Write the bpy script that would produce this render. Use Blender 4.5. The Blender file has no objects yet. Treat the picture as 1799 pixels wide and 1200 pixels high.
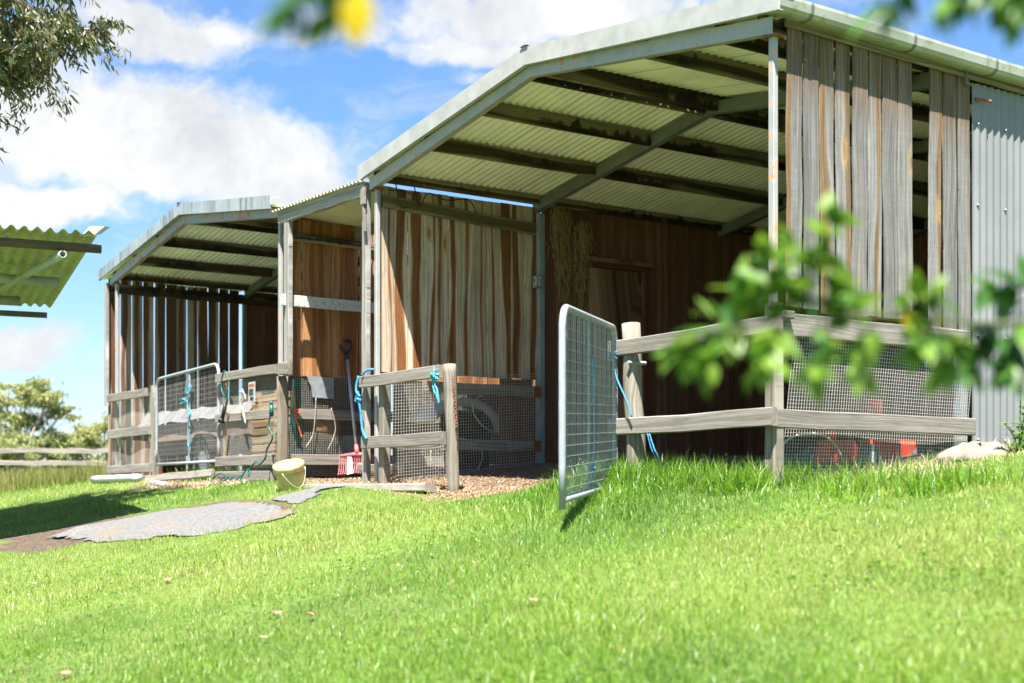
import bpy, math, random
import numpy as np
from mathutils import Vector, Matrix
R0 = math.radians
rng = np.random.default_rng(7)
random.seed(7)
scene = bpy.context.scene
COL = scene.collection

# ------------------------------------------------------------------ node DSL
class N:
    def __init__(s, tree): s.t = tree; s.n = tree.nodes; s.l = tree.links
    def new(s, typ, **kw):
        n = s.n.new(typ)
        for k, v in kw.items(): setattr(n, k, v)
        return n
    def put(s, sock, v):
        if v is None: return
        if isinstance(v, bpy.types.NodeSocket): s.l.new(v, sock)
        else:
            if sock.type == 'RGBA' and hasattr(v, '__len__') and len(v) == 3: v = (*v, 1)
            if sock.type == 'RGBA' and not hasattr(v, '__len__'): v = (v, v, v, 1)
            if sock.type == 'VECTOR' and not hasattr(v, '__len__'): v = (v, v, v)
            sock.default_value = v
    def m(s, op, a, b=0.0, c=None, clamp=False):
        n = s.new('ShaderNodeMath', operation=op, use_clamp=clamp)
        s.put(n.inputs[0], a); s.put(n.inputs[1], b)
        if c is not None: s.put(n.inputs[2], c)
        return n.outputs[0]
    def vm(s, op, a, b=None, scale=None):
        n = s.new('ShaderNodeVectorMath', operation=op)
        s.put(n.inputs[0], a)
        if b is not None: s.put(n.inputs[1], b)
        if scale is not None: s.put(n.inputs['Scale'], scale)
        return n.outputs['Value'] if op in ('DOT_PRODUCT', 'LENGTH') else n.outputs[0]
    def mix(s, f, a, b, blend='MIX'):
        n = s.new('ShaderNodeMix', data_type='RGBA', blend_type=blend)
        s.put(n.inputs[0], f); s.put(n.inputs[6], a); s.put(n.inputs[7], b)
        return n.outputs[2]
    def comb(s, x, y, z):
        n = s.new('ShaderNodeCombineXYZ'); s.put(n.inputs[0], x); s.put(n.inputs[1], y); s.put(n.inputs[2], z)
        return n.outputs[0]
    def sep(s, v):
        n = s.new('ShaderNodeSeparateXYZ'); s.put(n.inputs[0], v); return n.outputs
    def noise(s, vec, scale=5, detail=3, rough=.55, dist=0, out='Fac'):
        n = s.new('ShaderNodeTexNoise'); s.put(n.inputs['Vector'], vec)
        n.inputs['Scale'].default_value = scale; n.inputs['Detail'].default_value = detail
        n.inputs['Roughness'].default_value = rough; n.inputs['Distortion'].default_value = dist
        return n.outputs[out]
    def voro(s, vec, scale=5, feature='F1', out='Distance'):
        n = s.new('ShaderNodeTexVoronoi', feature=feature); s.put(n.inputs['Vector'], vec)
        n.inputs['Scale'].default_value = scale
        return n.outputs[out]
    def ss(s, v, a, b, lo=0., hi=1.):
        n = s.new('ShaderNodeMapRange', interpolation_type='SMOOTHSTEP')
        s.put(n.inputs[0], v); s.put(n.inputs[1], a); s.put(n.inputs[2], b); s.put(n.inputs[3], lo); s.put(n.inputs[4], hi)
        return n.outputs[0]
    def ramp(s, v, stops):
        n = s.new('ShaderNodeValToRGB'); s.put(n.inputs[0], v)
        e = n.color_ramp.elements
        while len(e) < len(stops): e.new(.5)
        for i, (p, c) in enumerate(stops): e[i].position = p; e[i].color = (*c, 1)
        return n.outputs[0]
    def attr(s, name, out='Fac'): return s.new('ShaderNodeAttribute', attribute_name=name).outputs[out]
    def uv(s): return s.new('ShaderNodeTexCoord').outputs['UV']
    def obj(s): return s.new('ShaderNodeNewGeometry').outputs['Position']
    def bump(s, h, strength=.3, dist=.01):
        n = s.new('ShaderNodeBump'); n.inputs['Strength'].default_value = strength; n.inputs['Distance'].default_value = dist
        s.put(n.inputs['Height'], h); return n.outputs[0]

def material(name):
    m = bpy.data.materials.new(name); m.use_nodes = True
    t = N(m.node_tree); b = m.node_tree.nodes['Principled BSDF']
    return m, t, b

def pset(t, b, color=None, rough=None, metal=None, normal=None, spec=None):
    if color is not None: t.put(b.inputs['Base Color'], color)
    if rough is not None: t.put(b.inputs['Roughness'], rough)
    if metal is not None: t.put(b.inputs['Metallic'], metal)
    if normal is not None: t.put(b.inputs['Normal'], normal)
    if spec is not None: t.put(b.inputs['Specular IOR Level'], spec)

def wood(name, sap, heart, dark, amount=.5, knots=.6, bright=1., stain=None, paint=None, speckle=.0, vary=.25, saw=0., thin=0., some=0., drips=False):
    """weathered softwood: u across the board (0..1), v along it in metres, pid random per board"""
    m, t, b = material(name)
    u, v, _ = t.sep(t.uv()); pid = t.attr('pid')
    off = t.m('MULTIPLY', pid, 91.7)
    wob = t.noise(t.comb(t.m('MULTIPLY', u, .3), t.m('MULTIPLY', v, .5), off), 1.5, 1.5, .45)
    uu = t.m('ADD', u, t.m('MULTIPLY', t.m('SUBTRACT', wob, .5), .9))
    # knots
    kv = t.comb(t.m('MULTIPLY', u, .55), t.m('MULTIPLY', v, 1.25), off)
    kd = t.voro(kv, 1.25)
    kc = t.voro(kv, 1.25, out='Color')
    kon = t.m('GREATER_THAN', t.sep(kc)[0], 1 - knots)
    kr = t.m('MULTIPLY', t.ss(kd, .05, .26, 1., 0.), kon)
    # grain bends round the knots
    gu = t.m('ADD', uu, t.m('MULTIPLY', kr, .35))
    gr = t.noise(t.comb(t.m('MULTIPLY', gu, 19.), t.m('MULTIPLY', v, .9), off), 1.7, 5, .65)
    fine = t.noise(t.comb(t.m('MULTIPLY', gu, 60.), t.m('MULTIPLY', v, 3.), off), 2., 3, .6)
    # heartwood streak
    hsh = t.new('ShaderNodeTexWhiteNoise', noise_dimensions='1D'); t.put(hsh.inputs['W'], off)
    h1, h2, h3 = t.sep(hsh.outputs['Color'])
    cen = t.m('ADD', t.m('MULTIPLY', h1, .7), .15)
    wid = t.m('MULTIPLY', t.noise(t.comb(off, t.m('MULTIPLY', v, .8), 3.), 1., 2, .5), t.m('ADD', t.m('MULTIPLY', h2, amount * 1.1), amount * .45))
    d = t.m('ABSOLUTE', t.m('SUBTRACT', uu, cen))
    wid = t.m('SUBTRACT', t.m('ADD', wid, t.m('MULTIPLY', t.m('SUBTRACT', gr, .5), .24)), thin)
    hm = t.ss(t.m('SUBTRACT', d, wid), -.10, .035, 1., 0.)
    if some: hm = t.m('MULTIPLY', hm, t.ss(t.m('ADD', h3, t.m('MULTIPLY', t.noise(t.comb(off, t.m('MULTIPLY', v, .9), 7.), 1., 2, .5), .7)), some, some + .25))
    mid = t.noise(t.comb(t.m('MULTIPLY', gu, 4.5), t.m('MULTIPLY', v, .45), t.m('ADD', off, 9.)), 1.6, 3, .6)
    base = t.mix(t.ss(gr, .34, .66), tuple(c * .6 for c in sap), tuple(min(1, c * 1.2) for c in sap))
    base = t.mix(t.ss(mid, .56, .36, 0., .55), base, tuple(c * .42 for c in sap))
    hc = t.mix(t.ss(gr, .35, .66), dark, heart)
    edge = t.ss(t.m('SUBTRACT', d, wid), -.16, -.02)
    hc = t.mix(t.m('MULTIPLY', t.m('SUBTRACT', 1., edge), .45), hc, dark)
    hc = t.mix(t.ss(h3, .45, .95, 0., .75), hc, t.mix(t.ss(gr, .4, .65), dark, tuple(c * .55 for c in heart)))
    col = t.mix(hm, base, hc)
    kring = t.m('SUBTRACT', t.ss(kd, .05, .17, 1., 0.), t.ss(kd, .02, .08, .75, 0.))
    col = t.mix(t.m('MULTIPLY', kr, .7), col, t.mix(t.ss(kd, .06, .2), tuple(min(1, c * 1.35) for c in heart), heart))
    col = t.mix(t.m('MULTIPLY', t.m('MULTIPLY', kring, kon), .85), col, tuple(c * .55 for c in dark))
    if saw:
        sw = t.noise(t.comb(t.m('MULTIPLY', u, .6), t.m('MULTIPLY', v, 150.), off), 1., 2, .6)
        col = t.mix(t.m('MULTIPLY', t.ss(sw, .4, .62), saw), col, t.mix(.5, col, (.05, .045, .045)))
    col = t.mix(t.ss(fine, .52, .72, 0., .5), col, t.mix(.6, col, dark))
    # cracks
    ck = t.noise(t.comb(t.m('MULTIPLY', gu, 16.), t.m('MULTIPLY', v, .55), t.m('ADD', off, 5.)), 1.3, 2, .5)
    ckm = t.ss(t.m('ABSOLUTE', t.m('SUBTRACT', ck, .5)), .0, .008, 1., 0.)
    ckm = t.m('MULTIPLY', ckm, t.ss(wob, .5, .6))
    col = t.mix(t.m('MULTIPLY', ckm, .7), col, (.02, .016, .012))
    col = t.mix(t.ss(t.noise(t.comb(t.m('MULTIPLY', u, 1.6), t.m('MULTIPLY', v, 2.2), t.m('MULTIPLY', pid, 3.)), 2.2, 5, .65), .48, .72, 0., .42), col, t.vm('MULTIPLY', col, (.5, .47, .44)))
    bl = t.m('ADD', t.m('MULTIPLY', t.m('SUBTRACT', h3, .5), vary * 2), bright)
    col = t.vm('SCALE', col, scale=bl)
    if stain:                                  # rain stain: wood stays tan-black where it is wetted from the roof
        lo, hi, sc = stain
        sn = t.noise(t.comb(t.m('MULTIPLY', u, 5.), t.m('MULTIPLY', v, .6), off), 2., 3, .6)
        sm = t.ss(t.m('ADD', v, t.m('MULTIPLY', t.m('SUBTRACT', sn, .5), .55)), lo, hi)
        col = t.mix(t.m('MULTIPLY', sm, .8), col, t.mix(t.ss(gr, .45, .68), sc, tuple(min(1, c * 3.6) for c in sc)))
    if paint:
        pn = t.noise(t.comb(t.m('MULTIPLY', u, 2.), t.m('MULTIPLY', v, 14.), off), 3., 5, .75)
        col = t.mix(t.ss(pn, .40, .52), col, paint)
    if drips:
        dn = t.noise(t.comb(t.m('MULTIPLY', v, 11.), t.m('MULTIPLY', u, .5), off), 1., 2, .5); zone = t.ss(t.noise(t.comb(t.m('MULTIPLY', v, .8), off, 0.), 1., 2, .5), .42, .55)
        col = t.mix(t.m('MULTIPLY', t.ss(t.m('ADD', dn, t.m('MULTIPLY', t.m('SUBTRACT', u, .5), .5)), .45, .55, 0., .9), zone), col, (.012, .01, .008))
    if speckle:
        sp = t.noise(t.obj(), 160, 2, .5)
        col = t.mix(t.ss(sp, .66, .72, 0., speckle), col, (.5, .47, .4))
    h = t.m('SUBTRACT', t.m('ADD', t.m('MULTIPLY', gr, .6), t.m('MULTIPLY', fine, .3)), t.m('MULTIPLY', ckm, 1.))
    pset(t, b, col, .85, 0, t.bump(h, .5, .006), .25)
    return m

def steel(name, col, rust=.0, rustcol=(.23, .09, .035), rough=.5, metal=.0, streak=0., mold=None, scale=6., laps=False):
    m, t, b = material(name); p = t.obj()
    n = t.noise(p, scale, 5, .65); n2 = t.noise(p, scale * 6, 3, .6)
    c = t.mix(t.ss(n, .3, .7), tuple(x * .86 for x in col), tuple(min(1, x * 1.08) for x in col))
    if streak:
        x, y, z = t.sep(p)
        s = t.noise(t.comb(t.m('MULTIPLY', x, 5.), t.m('MULTIPLY', y, 5.), t.m('MULTIPLY', z, .3)), 2.4, 4, .7)
        s2 = t.noise(t.comb(x, y, 0.), .9, 2, .5)
        c = t.mix(t.m('MULTIPLY', t.ss(s, .47, .62, 0., streak), t.ss(s2, .35, .55)), c, tuple(x * .42 for x in col))
    if mold:
        c = t.mix(t.ss(t.noise(p, 9., 4, .7), .5, .68, 0., .8), c, mold)
    if laps:                                   # side laps of the sheets and dust along them
        yy = t.m('FRACT', t.m('DIVIDE', t.sep(p)[1], .762)); c = t.mix(t.ss(yy, .0, .012, .75, 0.), c, (.1, .1, .06)); c = t.mix(t.m('MULTIPLY', t.ss(t.noise(t.vm('MULTIPLY', p, (1., 3., 1.)), 3., 5, .7), .5, .75), .25), c, (.35, .31, .2))
    r = 0.
    if rust:
        rn = t.m('ADD', t.m('MULTIPLY', n, .65), t.m('MULTIPLY', n2, .35))
        r = t.ss(rn, .7 - rust * .35, .76 - rust * .3)
        rc = t.mix(t.ss(n2, .35, .65), rustcol, tuple(min(1, x * 2.2) for x in rustcol))
        c = t.mix(r, c, rc)
    pset(t, b, c, rough, metal, t.bump(n2, .12, .004), .4)
    return m

def plain(name, col, rough=.5, metal=0., var=.15, scale=12., col2=None, bump=.1, spec=.4, trans=0.):
    m, t, b = material(name); p = t.obj()
    n = t.noise(p, scale, 4, .6)
    c = t.mix(t.ss(n, .3, .7), tuple(x * (1 - var) for x in col), col2 or tuple(min(1, x * (1 + var)) for x in col))
    pset(t, b, c, rough, metal, t.bump(n, bump, .004), spec)
    return m

def foliage(name, cols, rough=.45, trans=.35, spec=.35, attrname='hue'):
    m, t, b = material(name)
    h = t.attr(attrname)
    c = t.ramp(h, [(i / max(1, len(cols) - 1), k) for i, k in enumerate(cols)])
    pset(t, b, c, rough, 0, None, spec)
    tr = t.new('ShaderNodeBsdfTranslucent'); t.put(tr.inputs[0], t.mix(.5, c, t.vm('MULTIPLY', c, (1.45, 1.5, .7))))
    mx = t.new('ShaderNodeMixShader'); mx.inputs[0].default_value = trans
    out = m.node_tree.nodes['Material Output']
    t.l.new(b.outputs[0], mx.inputs[1]); t.l.new(tr.outputs[0], mx.inputs[2]); t.l.new(mx.outputs[0], out.inputs[0])
    return m

M = {}
M['side_plank'] = wood('grey_side_plank', (.235, .228, .22), (.44, .27, .11), (.085, .06, .045), .58, .75, 1., stain=(1.15, 1.62, (.085, .05, .025)), saw=.3, thin=.10, vary=.22, some=.62)
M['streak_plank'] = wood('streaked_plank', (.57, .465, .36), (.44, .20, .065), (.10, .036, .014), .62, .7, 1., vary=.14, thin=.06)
M['slat_plank'] = wood('slatted_wall_plank', (.47, .37, .285), (.30, .155, .085), (.085, .042, .027), .75, .7, 1.)
M['brown_plank'] = wood('brown_plank', (.44, .22, .095), (.48, .2, .06), (.15, .055, .022), .7, .6, 1., vary=.12)
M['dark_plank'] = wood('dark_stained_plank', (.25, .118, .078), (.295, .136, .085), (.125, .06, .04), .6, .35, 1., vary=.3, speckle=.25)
M['rail'] = wood('weathered_rail', (.285, .26, .228), (.295, .255, .205), (.155, .13, .105), .15, .2, 1., vary=.12)
M['post_wood'] = wood('weathered_post', (.26, .235, .19), (.23, .185, .125), (.12, .09, .06), .3, .2, 1., vary=.1)
M['greenish_rail'] = wood('lichened_rail', (.25, .21, .13), (.2, .15, .08), (.08, .065, .035), .5, .3, 1., vary=.1)
M['purlin'] = wood('stained_purlin', (.25, .205, .14), (.16, .11, .07), (.025, .018, .012), .6, .2, 1., drips=True)
M['grey_post'] = wood('pale_grey_post', (.38, .365, .35), (.36, .32, .27), (.2, .18, .15), .25, .15, 1., vary=.1)
M['white_rail'] = wood('flaking_white_rail', (.33, .32, .3), (.3, .29, .27), (.12, .12, .11), .3, .1, 1., paint=(.5, .5, .49))
M['pole'] = wood('mossy_pole', (.22, .20, .15), (.25, .19, .12), (.09, .08, .055), .5, .1, 1.)
M['pine'] = wood('raw_pine', (.4, .28, .15), (.36, .22, .1), (.2, .1, .05), .4, .3, 1.)
M['door'] = wood('brown_door_sheet', (.40, .25, .175), (.34, .18, .115), (.05, .03, .02), .5, .5, 1., speckle=.3)
M['door_trim'] = wood('red_brown_trim', (.2, .075, .05), (.2, .08, .05), (.07, .03, .02), .3, .1, 1.)
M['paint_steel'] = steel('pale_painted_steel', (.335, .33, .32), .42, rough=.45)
M['paint_steel_rusty'] = steel('rust_spotted_steel', (.30, .31, .30), .6, (.24, .1, .04), rough=.5)
M['rust_post'] = steel('rust_streaked_steel', (.33, .33, .32), .5, (.27, .14, .07), rough=.5)
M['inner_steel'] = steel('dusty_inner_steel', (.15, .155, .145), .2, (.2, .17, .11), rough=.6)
M['post_steel'] = steel('blue_grey_steel', (.24, .275, .30), .25, (.3, .27, .22), rough=.5)
M['rust'] = steel('rust', (.2, .08, .04), .5, (.13, .05, .03), rough=.9)
M['fascia'] = steel('pale_fascia', (.36, .357, .345), rough=.38)
M['fascia_streaked'] = steel('streaked_fascia', (.30, .325, .34), rough=.4, streak=.9)
M['roof'] = steel('corrugated_roof', (.86, .84, .75), rough=.55, scale=1.5, laps=True)
M['old_roof'] = steel('mossy_corrugated_roof', (.42, .48, .26), rough=.6, mold=(.2, .24, .09), scale=2.)
M['ceiling'] = steel('passage_sheet', (.6, .58, .43), rough=.6, scale=1.5)
M['wall_sheet'] = steel('grey_wall_sheet', (.205, .21, .215), rough=.42, scale=1.2)
M['gutter'] = steel('pale_gutter', (.33, .345, .29), rough=.35, mold=(.2, .21, .13), scale=2.)
M['galv'] = steel('galvanised_pipe', (.31, .335, .355), .25, (.3, .26, .2), rough=.42, metal=.1, scale=14.)
M['mesh'] = steel('galvanised_mesh', (.45, .43, .38), rough=.5, metal=.2, scale=9.)
M['rope'] = plain('blue_twine', (.04, .22, .40), .7, var=.3, scale=80)
M['turq'] = plain('turquoise_twine', (.07, .3, .36), .7, var=.3, scale=80)
M['hose'] = plain('green_hose', (.01, .08, .065), .4)
M['black'] = plain('black_plastic', (.018, .018, .02), .45)
M['bucket'] = plain('yellow_plastic', (.52, .42, .17), .5, var=.14, scale=9)
M['bucket_rim'] = plain('cream_rim', (.5, .41, .2), .55, var=.25)
M['fork_red'] = plain('faded_red_plastic', (.36, .1, .105), .55, var=.3)
M['fork_pole'] = plain('pale_metal_handle', (.42, .42, .48), .35, metal=.4)
M['white'] = plain('white_plastic', (.42, .44, .46), .4, var=.08)
M['cloth'] = plain('dirty_white_strap', (.36, .34, .31), .8, var=.2, scale=50)
M['paper'] = plain('paper_tag', (.4, .39, .37), .7, var=.05)
M['ink'] = plain('ink', (.03, .03, .03), .7)
M['redink'] = plain('red_ink', (.45, .08, .05), .7)
M['orange'] = plain('orange_strap', (.6, .12, .03), .6)
M['grey_sheet'] = plain('grey_plastic_sheet', (.2, .22, .24), .6, var=.15)
M['red_paint'] = plain('red_machine_paint', (.55, .045, .025), .4, var=.15)
M['tarp'] = plain('silver_tarp', (.2, .2, .21), .5, metal=.2, var=.2, scale=8, bump=.5)
M['brown_tarp'] = plain('dusty_brown_panel', (.26, .19, .16), .6, var=.2)
M['tyre'] = plain('tyre_rubber', (.10, .10, .098), .8)
M['concrete'] = plain('worn_concrete', (.27, .24, .2), .9, var=.2, scale=8, bump=.3)
M['stone'] = plain('pale_stone', (.2, .17, .14), .9, var=.25, scale=9, bump=.8)
M['leaf_dead'] = plain('dead_leaf', (.23, .155, .10), .7, var=.25, scale=25)
M['hay'] = plain('old_hay', (.34, .25, .12), .8, var=.3, scale=40)
M['bark'] = plain('gum_bark', (.3, .25, .2), .9, var=.4, scale=4, bump=.5)
M['twig'] = plain('green_brown_twig', (.07, .075, .03), .7, var=.3, scale=20)
M['chip'] = plain('wood_chip', (.42, .27, .16), .9, var=.45, scale=30)
M['flower'] = plain('yellow_petal', (.6, .42, .03), .6)
M['soil'] = plain('bare_soil', (.13, .1, .075), .95, var=.35, scale=7, bump=.6)
M['grass'] = foliage('lawn_grass', [(.05, .14, .014), (.125, .26, .02), (.23, .335, .045), (.38, .36, .16)], .36, .42, .4)
M['drygrass'] = foliage('dry_grass', [(.12, .17, .03), (.2, .19, .06), (.3, .24, .11)], .6, .3, .2)
M['straw'] = foliage('bleached_straw', [(.36, .27, .16), (.5, .4, .27), (.4, .3, .2)], .7, .15, .2)
M['shaving'] = foliage('wood_shaving', [(.13, .085, .055), (.25, .17, .11), (.37, .27, .185), (.2, .125, .08)], .8, .1, .2)
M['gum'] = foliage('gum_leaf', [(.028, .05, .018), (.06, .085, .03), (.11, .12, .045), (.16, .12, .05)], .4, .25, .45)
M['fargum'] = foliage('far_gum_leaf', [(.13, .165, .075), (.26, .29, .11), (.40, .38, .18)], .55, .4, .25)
M['leaf'] = foliage('glossy_leaf', [(.018, .06, .015), (.04, .12, .018), (.08, .19, .022), (.16, .27, .035)], .4, .4, .4)
M['leaf_yellow'] = foliage('yellow_leaf', [(.6, .42, .01), (.6, .42, .01)], .4, .35, .4)
M['weed'] = foliage('weed_leaf', [(.12, .25, .03), (.2, .33, .06)], .5, .35, .3)

CLOUDS = [(-.32, .275, .19, .062, 1.), (-.23, .25, .17, .045, 1.), (-.17, .235, .085, .055, 1.), (-.34, .215, .13, .035, .95), (-.25, .345, .13, .035, .85), (.02, .36, .15, .04, 1.), (-.03, .335, .10, .03, .7),
          (-.03, .303, .022, .014, .6), (-.355, .115, .05, .022, .85), (-.285, .105, .035, .017, .5), (-.13, .34, .08, .03, .6), (.15, .36, .08, .03, .6), (-.36, .07, .12, .014, .5), (-.19, .29, .08, .02, .45)]
CLOUD_LO, CLOUD_HI = (2.35, 2.5, 2.64), (3.4, 3.42, 3.45)
SKY_TINT, SKY_LOW = (.44, .60, .76), (.55, .62, .73)
SKY_K = .06; HAZE = .08; EXPO = 2.35

# ------------------------------------------------------------------ mesh builder
class MB:
    def __init__(s): s.v = []; s.f = []; s.uv = []; s.p = []; s.mi = []
    def add(s, verts, faces, uvs=None, pid=0., mi=0):
        o = len(s.v); s.v.extend(verts)
        for i, f in enumerate(faces):
            s.f.append([o + k for k in f])
            s.uv.append(uvs[i] if uvs else [(0, 0)] * len(f))
            s.p.append(pid); s.mi.append(mi)
    def build(s, name, mats, parent=None, smooth=False, bevel=0.):
        me = bpy.data.meshes.new(name)
        me.from_pydata([tuple(v) for v in s.v], [], s.f)
        uvl = me.uv_layers.new(name='UVMap')
        flat = [c for fu in s.uv for u in fu for c in u]
        uvl.data.foreach_set('uv', flat)
        a = me.attributes.new('pid', 'FLOAT', 'FACE'); a.data.foreach_set('value', s.p)
        me.polygons.foreach_set('material_index', s.mi)
        if not isinstance(mats, (list, tuple)): mats = [mats]
        for m in mats: me.materials.append(m)
        if smooth: me.polygons.foreach_set('use_smooth', [True] * len(s.f))
        me.update()
        o = bpy.data.objects.new(name, me); COL.objects.link(o)
        if parent is not None:
            o.parent = parent; o.matrix_parent_inverse = parent.matrix_world.inverted() if parent.type != 'EMPTY' else Matrix.Translation(-parent.location)
        if bevel:
            b = o.modifiers.new('bevel', 'BEVEL'); b.width = bevel; b.segments = 2; b.limit_method = 'ANGLE'
        return o
    def rings(s, ring_list, closed=True, caps=True, us=None, vs=None, pid=0., mi=0):
        n = len(ring_list[0]); o = len(s.v)
        for r in ring_list: s.v.extend(r)
        us = us or [i / n for i in range(n + 1)]
        m = n if closed else n - 1
        for j in range(len(ring_list) - 1):
            for i in range(m):
                k = (i + 1) % n
                s.f.append([o + j * n + i, o + j * n + k, o + (j + 1) * n + k, o + (j + 1) * n + i])
                u0, u1 = us[i], us[i + 1] if i + 1 < len(us) else us[k]
                s.uv.append([(u0, vs[j]), (u1, vs[j]), (u1, vs[j + 1]), (u0, vs[j + 1])]); s.p.append(pid); s.mi.append(mi)
        if caps and closed:
            s.f.append([o + i for i in range(n)][::-1]); s.uv.append([(.5 + .3 * math.cos(i), vs[0] + .02 * math.sin(i)) for i in range(n)]); s.p.append(pid); s.mi.append(mi)
            q = o + (len(ring_list) - 1) * n
            s.f.append([q + i for i in range(n)]); s.uv.append([(.5 + .3 * math.cos(i), vs[-1] + .02 * math.sin(i)) for i in range(n)]); s.p.append(pid); s.mi.append(mi)
    def beam(s, a, b, w, h, side=None, ch=None, seg=None, wob=0., mi=0, pid=None, vofs=None, taper=1.):
        """squared timber from a to b: w across 'side', h across the other way; arrises taken off"""
        a = Vector(a); b = Vector(b); d = b - a; L = d.length; d.normalize()
        if side is None: side = Vector((0, 0, 1)).cross(d) if abs(d.z) < .9 else Vector((1, 0, 0))
        side = Vector(side); side = (side - d * side.dot(d)).normalized(); up = d.cross(side)
        ch = min(w, h) * .12 if ch is None else ch
        pid = random.random() if pid is None else pid
        vofs = random.random() * 3 if vofs is None else vofs
        seg = seg or (max(1, int(L / .35)) if wob else 1)
        W, H, c = w / 2, h / 2, ch
        pr = [(-W + c, -H), (W - c, -H), (W, -H + c), (W, H - c), (W - c, H), (-W + c, H), (-W, H - c), (-W, -H + c)]
        if w >= h: us = [.05, .95, 1., 1., .95, .05, 0., 0., .05]
        else: us = [.0, .0, .05, .95, 1., 1., .95, .05, 0.]
        rl, vs = [], []
        for j in range(seg + 1):
            f = j / seg; k = 1 + (taper - 1) * f
            o = a + d * (L * f) + side * (random.gauss(0, wob) if 0 < j < seg else 0) + up * (random.gauss(0, wob) if 0 < j < seg else 0)
            rl.append([o + side * (x * k + random.gauss(0, wob * .3)) + up * (y * k + random.gauss(0, wob * .3)) for x, y in pr]); vs.append(vofs + L * f)
        s.rings(rl, True, True, us, vs, pid, mi)
    def tube(s, pts, r, n=8, mi=0, pid=None, caps=True, jit=0.):
        pts = [Vector(p) for p in pts]
        if not hasattr(r, '__len__'): r = [r] * len(pts)
        pid = random.random() if pid is None else pid
        t0 = (pts[1] - pts[0]).normalized()
        nrm = t0.orthogonal().normalized(); rl, vs, L = [], [], 0.
        for i, p in enumerate(pts):
            t = ((pts[min(i + 1, len(pts) - 1)] - pts[max(i - 1, 0)])).normalized()
            nrm = (nrm - t * nrm.dot(t)).normalized(); bn = t.cross(nrm)
            if i: L += (p - pts[i - 1]).length
            rl.append([p + (nrm * math.cos(2 * math.pi * k / n) + bn * math.sin(2 * math.pi * k / n)) * r[i] * (1 + random.gauss(0, jit)) for k in range(n)]); vs.append(L)
        s.rings(rl, True, caps, None, vs, pid, mi)
    def box(s, lo, hi, mi=0):
        x0, y0, z0 = lo; x1, y1, z1 = hi
        s.beam((x0, (y0 + y1) / 2, (z0 + z1) / 2), (x1, (y0 + y1) / 2, (z0 + z1) / 2), abs(y1 - y0), abs(z1 - z0), (0, 1, 0), ch=min(abs(y1 - y0), abs(z1 - z0), abs(x1 - x0)) * .06, mi=mi)
    def prism(s, poly, ext, mi=0):
        """convex polygon pushed along vector ext"""
        n = len(poly); e = Vector(ext); A = [Vector(p) for p in poly]; Bv = [p + e for p in A]
        f = [list(range(n))[::-1], list(range(n, 2 * n))] + [[i, (i + 1) % n, n + (i + 1) % n, n + i] for i in range(n)]
        s.add(A + Bv, f, [[(0, 0)] * len(q) for q in f], random.random(), mi)
    def corr(s, o, wdir, wlen, rdir, rlen, nrm, pitch=.076, amp=.0115, nrun=2, per=8, sag=0., mi=0, ragged=0.):
        o = Vector(o); wd = Vector(wdir).normalized(); rd = Vector(rdir).normalized(); nm = Vector(nrm).normalized()
        nw = max(2, int(wlen / pitch * per)); vs, fs, us = [], [], []
        rag = [random.gauss(0, ragged) for _ in range(nw + 1)]
        for j in range(nrun + 1):
            for i in range(nw + 1):
                w = wlen * i / nw
                vs.append(o + wd * w + rd * (rlen * j / nrun + (rag[i] if j in (0, nrun) else 0)) + nm * (amp * math.cos(2 * math.pi * w / pitch) - sag * math.sin(math.pi * j / nrun)))
        for j in range(nrun):
            for i in range(nw):
                a = j * (nw + 1) + i
                fs.append([a, a + 1, a + nw + 2, a + nw + 1])
                us.append([(i / per, j), ((i + 1) / per, j), ((i + 1) / per, j + 1), (i / per, j + 1)])
        s.add(vs, fs, us, 0., mi)
    def wire(s, a, b, r, mi=0):
        a = Vector(a); b = Vector(b); d = (b - a).normalized(); n1 = d.orthogonal().normalized(); n2 = d.cross(n1)
        q = [n1 * r, n2 * r, -n1 * r, -n2 * r]
        s.add([a + k for k in q] + [b + k for k in q], [[i, (i + 1) % 4, 4 + (i + 1) % 4, 4 + i] for i in range(4)])
    def net(s, o, ex, ez, lx, lz, px, pz, r=.0015, warp=.006, skip=0.):
        """welded wire netting with a little buckle in it"""
        o = Vector(o); ex = Vector(ex).normalized(); ez = Vector(ez).normalized(); nm = ex.cross(ez)
        ph = random.random() * 6
        P = lambda x, z: o + ex * (x + warp * math.sin(z * 5 + ph)) + ez * (z + warp * 1.2 * math.sin(x * 4 + ph * 2)) + nm * (warp * 2.2 * math.sin(x * 5.1 + ph) * math.sin(z * 4.3 + ph))
        nx, nz = max(1, round(lx / px)), max(1, round(lz / pz)); ks = max(2, int(lz / .15)); kx = max(2, int(lx / .2))
        for i in range(nx + 1):
            x = lx * i / nx
            for k in range(ks): s.wire(P(x, lz * k / ks), P(x, lz * (k + 1) / ks), r)
        for j in range(nz + 1):
            z = lz * j / nz
            for k in range(kx): s.wire(P(lx * k / kx, z), P(lx * (k + 1) / kx, z), r)

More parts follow.
